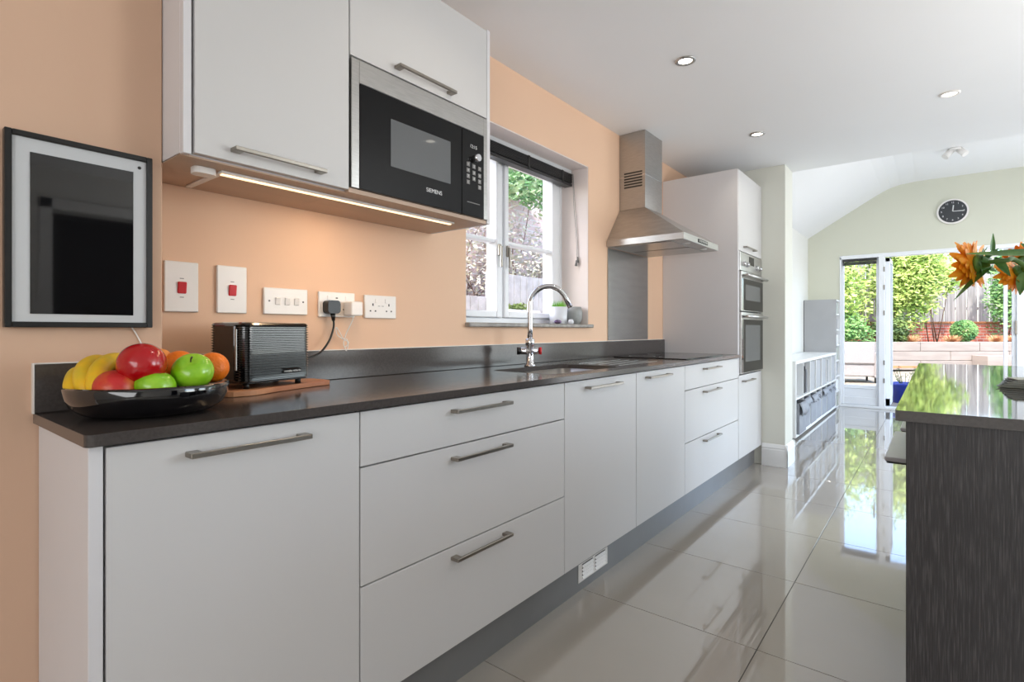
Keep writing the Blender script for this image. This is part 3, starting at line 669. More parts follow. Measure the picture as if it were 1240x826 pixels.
# toaster
TLoc = Vector((.132, .727, .8978))
ts = thing('toaster', 'black ribbed toaster on the wooden board', 'toaster', TLoc)
rotT = Matrix.Rotation(math.radians(13), 4, 'Z'); TM = Matrix.Translation(TLoc) @ rotT
def tadd(name, b, m, **k):
    bmesh.ops.transform(b, matrix=TM, verts=b.verts); return obj(name, b, m, ts, **k)
b = bmesh.new(); TH = .172; rings = []; nr = 21
LX, LY = .072, .111
zs = []
z = .014
zs.append((z, -.004)); 
for k in range(nr):
    zz = .018+k*(TH-.026)/nr; p_ = (TH-.026)/nr
    zs += [(zz, -.0034), (zz+p_*.3, .0008), (zz+p_*.5, .0008), (zz+p_*.75, -.0034)]
zs += [(TH-.006, 0), (TH-.001, -.004), (TH+.001, -.010)]
R = []
for z, d in zs: R.append([b.verts.new((x, y, z)) for x, y in rrect(-LX-d, LX+d, -LY-d, LY+d, .024+d, 6)])
for a, c_ in zip(R, R[1:]):
    n = len(a)
    for i in range(n): b.faces.new((a[i], a[(i+1) % n], c_[(i+1) % n], c_[i]))
b.faces.new(R[0][::-1]); b.faces.new(R[-1]); tadd('body', b, mat('ribbed_gloss_plastic', srgb(16, 16, 17), .16, coat=1.0, var=.08, ior=1.6))
b = bmesh.new(); box(b, -.040, .040, -LY-.004, -LY+.003, .022, TH-.006, bev=.003); tadd('end_panel', b, mat('wall_reflection_panel', srgb(40, 30, 24), .12, coat=.5, var=.05))  # brown of the reflected wall put into the panel colour
b = bmesh.new(); box(b, .044, .049, -LY-.006, -LY-.0035, .05, .155); tadd('trim_strip', b, M['steel'])
for x in (-.028, .016):
    b = bmesh.new(); box(b, x, x+.013, -.075, .075, TH+.0008, TH+.0016); tadd('bread_slot', b, M['gap'])
for x in (-.045, .045):
    for y in (-.085, .085):
        b = bmesh.new(); disc(b, (x, y, .0), .008, (0, 0, 1), .015, 12); tadd('foot', b, M['black'])
b = bmesh.new(); box(b, LX-.001, LX+.002, .010, .070, .034, .046, bev=.001); bd = tadd('badge', b, M['toaster'])
nrm = rotT @ Vector((1, 0, 0)); text('lettering', 'morphy richards', .0085, M['print_'], ts, TM @ Vector((LX+.0024, .040, .040)), nrm, depth=.0002)

# fruit bowl
BC = (.345, .393)
bw = thing('fruit_bowl', 'glossy black bowl full of fruit at the near end of the worktop', 'bowl', (BC[0], BC[1], .8835))
b = bmesh.new(); lathe(b, [(0, .001), (.090, .001), (.112, .006), (.127, .018), (.136, .036), (.139, .056), (.136, .060), (.132, .056), (.128, .038), (.114, .018), (.09, .010), (0, .009)], 56, (BC[0], BC[1], .8835), 1.02, 1.02)
obj('shell', b, M['bowl'], bw)
FD = {}
def fruit(name, label, cat, c, r, m, squash=.92, dip=.16, axis=(0, 0, 1), group=None, stalk=True):
    b = bmesh.new(); n = 28; prof = []
    for k in range(21):
        a = PI*k/20; rr = math.sin(a); zz = -math.cos(a)*squash
        if dip: zz *= (1-dip*math.exp(-(rr/.35)**2)*1.2); rr *= (1+.03*math.cos(a)*-1)
        prof.append((rr*r if 0 < k < 20 else 0, zz*r))
    lathe(b, prof, n)
    ax = Vector(axis).normalized(); mx = Matrix.Translation(c) @ ax.to_track_quat('Z', 'Y').to_matrix().to_4x4()
    bmesh.ops.transform(b, matrix=mx, verts=b.verts)
    if stalk:
        t = thing(name, label, cat, c, group); obj('skin', b, m, t, smooth=True)
        s = bmesh.new(); top = squash*r*(1-dip*1.2)
        tube(s, [mx @ Vector((0, 0, top-.003)), mx @ Vector((.001, 0, top+.006)), mx @ Vector((.004, .001, top+.013))], [.0013, .0013, .002], 8); obj('stalk', s, M['tip'], t)
    else: tag(obj(name, b, m, None, smooth=True), label, cat, group)
fruit('apple', 'large shiny red apple on top of the fruit bowl', 'apple', (.411, .357, .985), .0415, M['apple_r'], squash=1.0, dip=.12, axis=(.35, .05, -.8))
fruit('mango', 'red and yellow fruit low in the bowl beside the bananas', 'fruit', (.405, .318, .942), .037, M['mango'], dip=.08, axis=(.3, 0, .8), stalk=False)
fruit('apple', 'green apple low at the front rim of the bowl', 'apple', (.430, .372, .941), .036, M['apple_g'], axis=(.1, .1, 1))
fruit('apple', 'shiny green apple at the right of the bowl, resting on the rim', 'apple', (.420, .443, .966), .0385, M['apple_g'], axis=(.55, -.35, .7))
fruit('orange', 'orange between the red apple and the green apple', 'orange', (.325, .452, .970), .036, M['orange_f'], .96, .05, stalk=False, axis=(1, 1, .3))
fruit('orange', 'rightmost orange in the bowl, beside the toaster', 'orange', (.372, .500, .969), .033, M['orange_f'], .97, .05, stalk=False, axis=(1, -.4, .3))
fruit('peach', 'pale orange peach peeping out behind the red apple', 'fruit', (.302, .417, .984), .030, mat('peach_skin', srgb(240, 150, 70), .55, var=.1, vscale=30), .96, .08, stalk=False)
def banana(label, pts, r):
    t = thing('banana', label, 'banana', pts[0], 'bananas')
    P = smooth_path(pts, 7); n = len(P); b = bmesh.new()
    rs = [r*min(1, .42+.58*math.sin(min(1, (i/(n-1))*4.0)*PI/2)) if i < n/2 else r*(1 if i < n*.75 else max(.3, 1-(i-n*.75)/(n*.25)*.7)) for i in range(n)]
    tube(b, P, rs, 7); o = obj('skin', b, M['banana'], t, smooth=True)
    s = o.modifiers.new('sub', 'SUBSURF'); s.levels = 1; s.render_levels = 2
    b = bmesh.new(); d_ = (P[0]-P[1]).normalized(); tube(b, [P[0]+d_*.005, P[0]-d_*.002], [.004, .0055], 8); obj('tip', b, M['tip'], t)
banana('leftmost and smallest banana, lying against the bowl rim', [(.352, .272, .922), (.335, .268, .942), (.300, .280, .962), (.265, .298, .964), (.24, .325, .955), (.225, .36, .95)], .0165)
banana('middle banana curving up out of the bowl', [(.378, .288, .920), (.360, .280, .948), (.322, .290, .975), (.278, .318, .985), (.245, .350, .975), (.228, .378, .96)], .0185)
banana('right-hand banana, touching the red apple', [(.400, .292, .922), (.386, .291, .948), (.352, .306, .976), (.305, .336, .988), (.262, .370, .984), (.235, .395, .97)], .0185)

# ============================================================ ISLAND
il = thing('kitchen_island', 'dark wood-grain island with graphite top on the right', 'island', (2.1, 2.1, 0))
b = bmesh.new(); prism(b, rrect(1.540, 2.55, 1.232, 3.06, .008), .880, .900); obj('worktop', b, M['topi'], il, mod_bevel=.0015)
bx('end_panel', M['islwood'], il, 1.556, 2.53, 1.250, 1.285, 0.0005, .8795, bev=.001)
bx('side_panel', M['islwood'], il, 1.80, 1.82, 1.286, 3.03, 0.0005, .8795); bx('side_panel', M['islwood'], il, 2.51, 2.53, 1.286, 3.03, 0.0005, .8795)
bx('back_panel', M['islwood'], il, 1.556, 2.53, 3.031, 3.05, 0.0005, .8795)
def stool(y0, label, x0):
    t = thing('bar_stool', label, 'stool', (x0+.20, y0+.21, 0), 'bar stools under the island edge'); xc, yc = x0+.20, y0+.21
    bx('seat', M['seat'], t, x0, x0+.28, y0, y0+.43, .7235, .735, bev=.003, seg=2)
    bx('seat_base', M['cover'], t, x0+.004, x0+.276, y0+.004, y0+.426, .719, .7232)
    b = bmesh.new(); tube(b, [(xc, yc, .03), (xc, yc, .7185)], .022, 14); obj('pole', b, M['chrome'], t)
    b = bmesh.new(); lathe(b, [(0, 0), (.13, 0), (.13, .008), (.03, .03), (0, .03)], 28, (xc, yc, .001)); obj('base', b, M['chrome'], t)
    b = bmesh.new(); tube(b, [(xc-.09, yc+.11*math.cos(PI*k/8), .25+0*k) for k in (0, 8)], .008, 8); obj('footrest', b, M['chrome'], t)
stool(1.62, 'grey bar stool tucked under the island, the nearer one', 1.500)
stool(2.13, 'grey bar stool tucked under the island, the farther one', 1.510)

# vase with sunflowers, magazines
IZ = .9003
mg = thing('magazine_fan', 'fanned stack of pale magazines with black covers on the island', 'magazines', (1.86, 1.88, IZ))
for k in range(6):
    a = math.radians(-12+k*4.5); px_ = Vector((1.90, 1.94, 0)); rm = Matrix.Rotation(a, 4, 'Z')
    z0 = IZ+.0005+k*.0045
    bx('pages', M['paper'], mg, 1.742, 1.90, 1.85, 1.93, z0+.0006, z0+.0035, rot=rm, piv=px_)
    bx('cover', M['cover'], mg, 1.739, 1.902, 1.848, 1.932, z0+.0036, z0+.0044, rot=rm, piv=px_) if k < 5 else bx('cover', M['paper'], mg, 1.739, 1.902, 1.848, 1.932, z0+.0036, z0+.0044, rot=rm, piv=px_)
vs = thing('sunflower_vase', 'woven beige vase of orange sunflowers on the island, at the right edge', 'vase', (1.875, 2.02, IZ))
VC = (1.868, 2.03, IZ)
b = bmesh.new(); lathe(b, [(0, .001), (.050, .001), (.066, .03), (.074, .07), (.070, .11), (.052, .150), (.040, .18), (.046, .20), (.041, .20), (.036, .18), (.05, .14), (0, .02)], 32, VC); obj('vase_body', b, M['vase'], vs)
VT = Vector((VC[0], VC[1], VC[2]+.185))
def flower(label, c, facing, r, stempts, seed):
    rnd = random.Random(seed); t = thing('sunflower', label, 'flower', c, 'sunflowers')
    f = Vector(facing).normalized(); q_ = f.to_track_quat('Z', 'Y').to_matrix().to_4x4(); mx = Matrix.Translation(c) @ q_
    def petal(bm, ang, L, wd, lift, curl, z=0, r0=.3):
        n = 5; last = None
        for i in range(n+1):
            s = i/n; rr = r*r0+(L-r*r0)*s; ww = wd*(math.sin(PI*min(.96, .16+s*.80)))**.7; zz = z+lift*s+curl*s*s
            ca, sa = math.cos(ang), math.sin(ang)
            l = mx @ Vector((rr*ca-ww*sa, rr*sa+ww*ca, zz)); m_ = mx @ Vector((rr*ca, rr*sa, zz-.15*ww)); r_ = mx @ Vector((rr*ca+ww*sa, rr*sa-ww*ca, zz))
            cur = [bm.verts.new(l), bm.verts.new(m_), bm.verts.new(r_)]
            if last: bm.faces.new((last[0], last[1], cur[1], cur[0])); bm.faces.new((last[1], last[2], cur[2], cur[1]))
            last = cur
    for ring, cnt, l0, l1 in ((0, 22, .35, .6), (1, 24, .12, .38), (2, 20, -.05, .15)):
        for k in range(cnt):
            b = bmesh.new(); petal(b, 2*PI*(k+.37*ring)/cnt+rnd.uniform(-.1, .1), r*rnd.uniform(.88, 1.06), r*.17, r*rnd.uniform(l0, l1), r*rnd.uniform(-.2, .05), .002-.002*ring)
            obj('petal', b, M['petal'], t, smooth=True)
    b = bmesh.new(); lathe(b, [(0, .012), (r*.25, .011), (r*.36, .004), (r*.34, -.004), (0, -.006)], 24); bmesh.ops.transform(b, matrix=mx, verts=b.verts); obj('seed_head', b, M['disc'], t)
    b = bmesh.new()
    for k in range(14): petal(b, 2*PI*k/14+rnd.uniform(-.15, .15), r*rnd.uniform(.45, .72), r*.12, -r*rnd.uniform(.15, .55), r*rnd.uniform(-.1, .3), -.008, .12)
    lathe_b = bmesh.new(); lathe(lathe_b, [(0, -.030), (r*.14, -.026), (r*.40, -.010), (r*.36, -.002), (0, -.002)], 20); bmesh.ops.transform(lathe_b, matrix=mx, verts=lathe_b.verts); merge(b, lathe_b)
    obj('sepals', b, M['leaf'], t, smooth=True)
    b = bmesh.new(); st = [Vector(c)-f*.02, Vector(c)-f*.06]+[Vector(s) for s in stempts]; tube(b, smooth_path(st, 6), .0055, 10); obj('stem', b, M['stem'], t, smooth=True)
    return t
def leaf(parent, base, tip, nrm, wd, droop=.02):
    b = bmesh.new(); base = Vector(base); tip = Vector(tip); d = tip-base; s = d.cross(Vector(nrm)).normalized(); last = None; n = 9; nn = Vector(nrm).normalized()
    for i in range(n+1):
        u = i/n; w_ = wd*math.sin(PI*(u**.75))*(1-.15*u)+.001; p = base+d*u-Vector((0, 0, droop*u*u))
        cur = [b.verts.new(p+s*w_*.98+nn*.15*w_), b.verts.new(p+s*w_*.5+nn*.04*w_), b.verts.new(p-nn*.14*w_), b.verts.new(p-s*w_*.5+nn*.04*w_), b.verts.new(p-s*w_*.98+nn*.15*w_)]
        if last:
            for j in range(4): b.faces.new((last[j], last[j+1], cur[j+1], cur[j]))
        last = cur
    obj('leaf', b, M['leaf'], parent, smooth=True)
Rv = Vector((.998, -.06, 0)); Fv = Vector((.06, .998, 0)); Uv = Vector((0, 0, 1))
def rel(c, r, f, u): return Vector(c)+Rv*r+Fv*f+Uv*u
c1 = Vector((1.676, 1.722, 1.212))
t1 = flower('leftmost orange sunflower, turned to the left', c1, Rv*-1+Fv*.36+Uv*-.04, .060, [rel(c1, .07, .02, .006), rel(c1, .12, .05, -.04), rel(c1, .17, .12, -.10), VT], 3)
leaf(t1, rel(c1, .03, -.02, -.012), rel(c1, -.040, -.03, -.075), (-.6, -.3, .5), .017, .015)
leaf(t1, rel(c1, .14, -.02, .015), rel(c1, -.018, -.045, .010), (-.2, -.5, .8), .020, -.012)
leaf(t1, rel(c1, .03, .01, .02), rel(c1, .032, .01, .072), (.6, -.6, .1), .007, 0)
leaf(t1, rel(c1, .035, -.015, .012), rel(c1, .062, -.02, -.036), (.3, -.8, .3), .010, 0)
c2 = Vector((1.755, 1.80, 1.190))
t2 = flower('second sunflower, hanging down behind the big leaf', c2, Rv*-.85+Fv*.35+Uv*-.40, .046, [rel(c2, .06, .02, .035), rel(c2, .10, .06, -.02), VT], 5)
leaf(t2, rel(c2, .012, -.03, .0), rel(c2, .006, -.03, -.055), (0, -.9, .2), .011, 0)
leaf(t2, rel(c2, .11, -.04, .05), rel(c2, -.01, -.05, .024), (.1, -.6, .8), .018, 0)
c3 = Vector((1.77, 1.90, 1.238))
t3 = flower('small orange sunflower peeping over the leaf', c3, Rv*-.5+Fv*.2+Uv*.6, .042, [rel(c3, .04, .02, -.08), VT], 8)
leaf(t3, rel(c3, .05, -.05, -.01), rel(c3, .0, -.06, .03), (0, -.8, .5), .014, 0)

# ============================================================ EXTENSION FURNITURE
GX0, GX1 = .192, .56
def shelf_grid(t, y0, n, z0, rows, cell=.353, th=.016, yout=.030):
    L = n*cell+(n-1)*th+2*yout; H = rows*cell*.93+(rows-1)*th+2*yout; ch = cell*.93
    bx('side', M['trim'], t, GX0, GX1, y0, y0+yout, z0, z0+H, bev=.001); bx('side', M['trim'], t, GX0, GX1, y0+L-yout, y0+L, z0, z0+H, bev=.001)
    bx('top', M['trim'], t, GX0, GX1, y0+yout, y0+L-yout, z0+H-yout, z0+H, bev=.001); bx('bottom', M['trim'], t, GX0, GX1, y0+yout, y0+L-yout, z0, z0+yout, bev=.001)
    for r in range(1, rows):
        zz = z0+yout+r*ch+(r-1)*th; bx('shelf', M['trim'], t, GX0, GX1-.001, y0+yout, y0+L-yout, zz, zz+th, bev=.0008)
    for k in range(1, n):
        yy = y0+yout+k*cell+(k-1)*th
        for r in range(rows):
            zz = z0+yout+r*(ch+th); bx('divider', M['trim'], t, GX0, GX1-.002, yy, yy+th, zz, zz+ch)
    return [[(y0+yout+k*(cell+th), z0+yout+r*(ch+th)) for k in range(n)] for r in range(rows)], cell, ch
KY0 = 5.640; z_k = .022
kt = thing('cube_shelf_unit', 'low white cube shelf unit along the extension wall', 'shelves', (.37, 6.9, 0))
cells, cw, chh = shelf_grid(kt, KY0, 7, z_k, 2)
def make_bin(y, z, label, open_=0.0):
    t = thing('storage_box', label, 'box', (.40, y+cw/2, z), 'grey fabric boxes in the cube shelves')
    x1 = GX1-.006+open_; b = bmesh.new()
    a0, a1, b0, b1, h = GX0+.03+open_, x1, y+.012, y+cw-.012, chh-.030
    box(b, a0, a1, b0, b1, z+.001, z+.006); box(b, a1-.005, a1, b0, b1, z+.006, z+h, bev=.002); box(b, a0, a0+.005, b0, b1, z+.006, z+h)
    box(b, a0+.005, a1-.005, b0, b0+.005, z+.006, z+h); box(b, a0+.005, a1-.005, b1-.005, b1, z+.006, z+h)
    obj('body', b, M['bin'], t)
    b = bmesh.new(); ym = (b0+b1)/2; tube(b, smooth_path([(a1, ym-.05, z+h-.035), (a1+.018, ym-.035, z+h-.055), (a1+.024, ym, z+h-.075), (a1+.018, ym+.035, z+h-.055), (a1, ym+.05, z+h-.035)], 4), .007, 6); obj('handle_strap', b, M['bin'], t)
    return t, (a1, b0, b1, z+h)
ords = ['first', 'second', 'third', 'fourth', 'fifth', 'sixth', 'seventh']
for k, (y, z) in enumerate(cells[0]):
    lab = 'grey fabric storage box, %s from the near end of the low shelf unit' % ords[k]
    t, (a1, b0, b1, zt) = make_bin(y, z, lab if k else 'nearest grey fabric box, pulled out with its flap folded over', .03 if k == 0 else .004*(k % 3))
    if k in (0, 1, 2, 4):
        b = bmesh.new(); hh = .12 if k == 0 else .07
        g = [[(a1+.004+o_, b0+(b1-b0)*i/5, zt-hh*j/3+.012*math.sin(i*1.7+k)*(j/3)) for i in range(6)] for j, o_ in enumerate((0, .018, .026, .020))]
        vv = [[b.verts.new(q_) for q_ in row] for row in g]
        for j in range(3):
            for i in range(5): b.faces.new((vv[j][i], vv[j][i+1], vv[j+1][i+1], vv[j+1][i]))
        o = obj('fabric_flap', b, M['bin'], t, smooth=True); md = o.modifiers.new('s', 'SOLIDIFY'); md.thickness = .003
for k, (y, z) in enumerate(cells[1]):
    if k == 0: continue
    if k in (1, 5):
        for j in range(9):
            h = random.uniform(.20, .29); b = bmesh.new(); ya = y+.01+j*.034; box(b, GX1-.23, GX1-.02-random.uniform(0, .03), ya, ya+random.uniform(.018, .030), z+.001, z+h, bev=.001)
            tag(obj('folder', b, random.choice([M['binback'], M['trim'], M['cover'], M['bin'], M['paper']]), None),
                '%s upright folder from the near side in the %s upper cell of folders' % (['first', 'second', 'third', 'fourth', 'fifth', 'sixth', 'seventh', 'eighth', 'ninth'][j], 'near' if k == 1 else 'far'), 'folder', 'folders in the %s upper cell' % ('near' if k == 1 else 'far'))
    else:
        b = bmesh.new(); box(b, GX0+.02, GX1-.015, y+.008, y+cw-.008, z+.001, z+chh-.012, bev=.002)
        tag(obj('grey_box', b, M['binback'], None), 'plain grey box filling the %s upper cell of the low shelf unit' % ords[k], 'box', 'plain grey boxes in the upper cells')
tk = thing('tall_shelf_unit', 'tall white shelf unit side-on beside the garden doors', 'shelves', (.37, 8.4, 0))
ty = KY0+7*.353+6*.016+.06+.004; z_t = 0.02
bx('gap_shade_strip', M['gap'], tk, .1725, .1775, ty, ty+.02, .75, 1.46); bx('side', M['binback'], tk, .178, GX1, ty, ty+.02, z_t-.018, 1.465, bev=.001); bx('side', M['trim'], tk, .178, GX1, YE-.03, YE-.01, z_t-.018, 1.465, bev=.001)  # first strip is dark to stand in for shade in the wall gap
for k in range(8):
    zz = z_t-.016+k*(1.46)/7.0; bx('shelf', M['trim'], tk, .18, GX1-.001, ty+.02, YE-.03, min(zz, 1.445), min(zz, 1.445)+.018)
bx('back', M['trim'], tk, .178, .182, ty+.02, YE-.03, 0.0, 1.44)
for k in range(7):
    zz = z_t+.004+k*1.46/7.0; b = bmesh.new(); box(b, .25, GX1-.012-.006*(k % 3), ty+.026, YE-.036, zz, zz+.13+.012*(k % 4), bev=.002)
    tag(obj('paper_stack', b, [M['paper'], M['trim'], M['binback']][k % 3], None), 'stack of pale papers on shelf %s of the tall unit' % ords[k], 'papers', 'paper stacks in the tall shelf unit')
# painted gap shade on the wall beside tall unit
# clock
ck = thing('wall_clock', 'round black-faced wall clock with white rim over the garden doors', 'clock', (1.769, YE, 2.529))
cc = Vector((1.765, YE, 2.525)); R0 = .155
b = bmesh.new(); disc(b, cc+Vector((0, -.001, 0)), R0, (0, -1, 0), .030, 40); obj('rim', b, M['plastic'], ck)
b = bmesh.new(); disc(b, cc+Vector((0, -.0312, 0)), R0-.018, (0, -1, 0), .002, 40); obj('dial', b, mat('slate_dial', srgb(52, 54, 58), .5, var=.04), ck)
for k in range(12):
    a = PI/2-2*PI*(k+1)/12; text('numeral', str(k+1), .030, M['print_'], ck, cc+Vector((.108*math.cos(a), -.0338, .108*math.sin(a))), (0, -1, 0), depth=.0004)
for a, L_, w_ in ((math.radians(84), .075, .006), (math.radians(-2), .105, .0045)):
    b = bmesh.new(); e = cc+Vector((L_*math.cos(a), -.0365, L_*math.sin(a))); tube(b, [cc+Vector((0, -.0365, 0)), e], w_, 6); obj('clock_hand', b, M['print_'], ck)

# ---- downlights
def downlight(x, y, label, on=True, e=5):
    t = thing('downlight', label, 'light', (x, y, CH), 'recessed ceiling downlights'); b = bmesh.new(); n = 28
    pf_ = [(.046, -.001), (.046, -.006), (.034, -.008), (.031, -.002)]
    R = [[b.verts.new((x+r*math.cos(2*PI*k/n), y+r*math.sin(2*PI*k/n), CH+z)) for k in range(n)] for r, z in pf_]
    for a, c_ in zip(R, R[1:]):
        for k in range(n): b.faces.new((a[k], a[(k+1) % n], c_[(k+1) % n], c_[k])).smooth = True
    obj('bezel', b, M['steel'] if on else M['plastic'], t)
    b = bmesh.new(); disc(b, (x, y, CH-.0035), .031, (0, 0, 1), .003, 24); obj('lamp', b, M['lamp_on'], t)
    d = bpy.data.lights.new('downlight_beam', 'SPOT'); d.energy = e; d.spot_size = math.radians(125); d.spot_blend = .8; d.color = (1, .9, .76); d.shadow_soft_size = .03
    l = bpy.data.objects.new('downlight_beam', d); C.objects.link(l); l.location = (x, y, CH-.012)
downlight(.679, 2.468, 'lit downlight nearest the camera, above the sink')
downlight(.698, 3.68, 'lit downlight nearest the tall oven housing')
downlight(1.659, 3.694, 'white-rimmed downlight above the far end of the island', False)
downlight(1.66, 2.45, 'downlight above the middle of the island', e=5)
downlight(.68, 1.22, 'downlight above the near drawers', e=5)
sp = thing('ceiling_spotlight', 'white twin-head spotlight on the vaulted ceiling', 'light', (1.76, 7.28, 2.96))
b = bmesh.new(); disc(b, (1.76, 7.28, 2.9645), .055, (0, 0, -1), .025, 24); obj('base', b, M['plastic'], sp)
for s in (-1, 1):
    b = bmesh.new(); p0 = Vector((1.76+s*.045, 7.28, 2.93)); dn = Vector((s*.6, -.3, -.75)).normalized()
    tube(b, [Vector((1.76, 7.28, 2.945)), p0], .010, 8); tube(b, [p0-dn*.02, p0+dn*.065], [.030, .034], 18); obj('spot_head', b, M['plastic'], sp)

# ============================================================ GARDEN
bm = bmesh.new()
gv = [(-6, 8.8, -.06), (9, 8.8, -.06), (9, 13, .02), (9, 24, .30), (-6, 24, .30), (-6, 13, .02)]
V = [bm.verts.new(p_) for p_ in gv]; bm.faces.new((V[0], V[1], V[2], V[5])); bm.faces.new((V[5], V[2], V[3], V[4]))
r = bmesh.ops.extrude_face_region(bm, geom=bm.faces[:]); bmesh.ops.translate(bm, verts=[g for g in r['geom'] if isinstance(g, bmesh.types.BMVert)], vec=(0, 0, -.15))
tag(obj('patio', bm, M['paving'], None), 'pale sunlit stone patio outside the garden doors', 'patio', kind='structure')
# garden runs square to the house's view: direction along the terrace
def gpt(s, d, z):
    """s metres along the terrace, d metres further back; the terrace runs at an angle to the house"""
    o = Vector((.80, 15.33, 0)); a = Vector((.7826, .6225, 0)); n = Vector((-.6225, .7826, 0)); q_ = o+a*s+n*d; return Vector((q_.x, q_.y, z))
ga = math.atan2(.6225, .7826)
def gbox(name, m, parent, s0, s1, d0, d1, z0, z1, bev=0):
    b = bmesh.new(); box(b, s0, s1, d0, d1, z0, z1, bev=bev)
    bmesh.ops.transform(b, matrix=Matrix.Translation((.80, 15.33, 0)) @ Matrix.Rotation(ga, 4, 'Z'), verts=b.verts); return obj(name, b, m, parent)
g = thing('sleeper_terrace', 'low raised bed edged with bleached timber sleepers', 'retaining wall', gpt(0, 0, .2))
for row in range(3):
    s = -3.5+.7*(row % 2)
    while s < 5.5:
        gbox('sleeper', M['sleeper'], g, s, s+1.38, -.02+.005*row, .20, .12+row*.22, .12+row*.22+.213, bev=.008); s += 1.39
gbox('step', M['sleeper'], g, 1.85, 3.2, -.45, -.022, .15, .47, bev=.01); gbox('step', M['sleeper'], g, 3.21, 4.5, -.45, -.022, .15, .47, bev=.01)
gbox('edge_strip', M['rust'], g, -3.2, 4.4, -.50, -.455, .20, .245)
gbox('soil_bed', M['soil'], g, -3.5, 5.5, .201, 1.345, .1, .74)
bwall = gbox('brick_garden_wall', M['brick'], None, -3.5, 6.0, 1.35, 1.57, .5, 1.22); tag(bwall, 'low red brick wall behind the raised bed', 'wall')
cp_ = thing('wall_coping', 'row of brick copings along the top of the garden wall', 'coping', gpt(0, 1.3, 1.22))
for k in range(32): gbox('coping_brick', M['rust'], cp_, -3.5+k*.297, -3.5+k*.297+.29, 1.31, 1.60, 1.222, 1.275, bev=.006)
fn = thing('garden_fence', 'tall weathered grey board fence behind the brick wall', 'fence', gpt(0, 1.9, 1.2))
fb = {}
for k in range(76):
    s0 = -4.5+k*.152; h = 3.15+random.uniform(-.01, .01); dd_ = random.uniform(0, .02)
    gbox('board', M['fence'], fn, s0, s0+.142, 1.9+dd_+(.018 if k % 2 else 0), 1.918+dd_+(.018 if k % 2 else 0), 1.25, h)
for z in (1.6, 2.7): gbox('rail', M['fence'], fn, -4.5, 7.0, 1.97, 2.02, z, z+.08)

def foliage(c, rad, n, size, seed, flat=1.0, clump=9):
    rnd = random.Random(seed); b = bmesh.new(); c = Vector(c)
    cl = []
    for k in range(clump):
        v = Vector((rnd.gauss(0, 1), rnd.gauss(0, 1), rnd.gauss(0, 1))).normalized()*rnd.uniform(.35, .75)
        cl.append(Vector((v.x*rad[0], v.y*rad[1], v.z*rad[2])))
    for k in range(n):
        cc_ = cl[rnd.randrange(clump)]; v = Vector((rnd.gauss(0, 1), rnd.gauss(0, 1), rnd.gauss(0, 1))).normalized()*(rnd.random()**.4)*.55
        p = c+cc_+Vector((v.x*rad[0], v.y*rad[1], v.z*rad[2]))
        a = Vector((rnd.gauss(0, 1), rnd.gauss(0, 1), rnd.gauss(0, .6))).normalized(); u = a.orthogonal().normalized(); s = size*rnd.uniform(.6, 1.3)
        q0, q1, q2, q3 = p-a*s, p+u*s*.42, p+a*s, p-u*s*.42
        b.faces.new([b.verts.new(x) for x in (q0, q1, q2, q3)])
    return b
def shrub(name, label, c, rad, n, size, seed, m, clump=9, base=None):
    t = thing(name, label, 'shrub', (c[0], c[1], c[2]-rad[2])); o = obj('foliage', foliage(c, rad, n, size, seed, clump=clump), m, t); o['kind'] = 'stuff'
    rnd = random.Random(seed+1); b = bmesh.new(); bz = base if base is not None else c[2]-rad[2]
    for k in range(5):
        e = Vector(c)+Vector((rnd.uniform(-.6, .6)*rad[0], rnd.uniform(-.6, .6)*rad[1], rnd.uniform(-.2, .5)*rad[2])); s = Vector((c[0]+rnd.uniform(-.12, .12), c[1]+rnd.uniform(-.12, .12), bz))
        tube(b, [s, (s+e)/2+Vector((rnd.uniform(-.05, .05), 0, .05)), e], [.012, .008, .004], 6)
    obj('stems', b, M['twig'], t); return t
q_ = gpt(.70, .75, 2.25); shrub('garden_shrub', 'big yellow-green bush climbing over the fence, left of the ball bush', q_, (.95, .60, 1.5), 11000, .058, 11, M['bush1'], 26, .74)
q_ = gpt(1.75, 1.0, 2.5); shrub('garden_shrub', 'green spray of leaves high against the fence', q_, (.62, .30, .75), 1900, .055, 12, M['bush1'], 14, .74)
q_ = gpt(.35, .60, 1.05); shrub('garden_shrub', 'dark low shrub at the foot of the big bush', q_, (.42, .3, .36), 1500, .05, 13, M['bushd'], 9, .74)
q_ = gpt(-1.45, .6, 2.0); shrub('garden_shrub', 'bright green hedge seen through the left glass door', q_, (1.15, .6, 1.7), 12500, .062, 14, M['bush1'], 26, .4)
q_ = gpt(-1.1, .2, 1.05); shrub('garden_shrub', 'mid green shrub low behind the left glass door', q_, (.6, .4, .45), 3000, .05, 15, M['bush2'], 10, .4)
q_ = gpt(3.6, .9, 1.9); shrub('garden_shrub', 'green shrub at the far right of the garden', q_, (.6, .6, 1.2), 4500, .055, 16, M['bush2'], 12, .74)
q_ = gpt(2.32, .75, 1.03)
t = thing('ball_shrub', 'round clipped ball bush in front of the brick wall', 'shrub', (q_.x, q_.y, .74)); rnd = random.Random(4); b = bmesh.new()
for k in range(3600):
    v = Vector((rnd.gauss(0, 1), rnd.gauss(0, 1), rnd.gauss(0, 1))).normalized()*rnd.uniform(.82, 1.0)*.275; p = Vector(q_)+v
    a = Vector((rnd.gauss(0, 1), rnd.gauss(0, 1), rnd.gauss(0, 1))).normalized(); u = a.orthogonal().normalized(); s = rnd.uniform(.018, .032)
    b.faces.new([b.verts.new(x) for x in (p-a*s, p+u*s*.6, p+a*s, p-u*s*.6)])
o = obj('foliage', b, M['bush2'], t); o['kind'] = 'stuff'
b = bmesh.new(); tube(b, [(q_.x, q_.y, .742), (q_.x, q_.y, 1.0)], .03, 8); obj('stem', b, M['twig'], t)
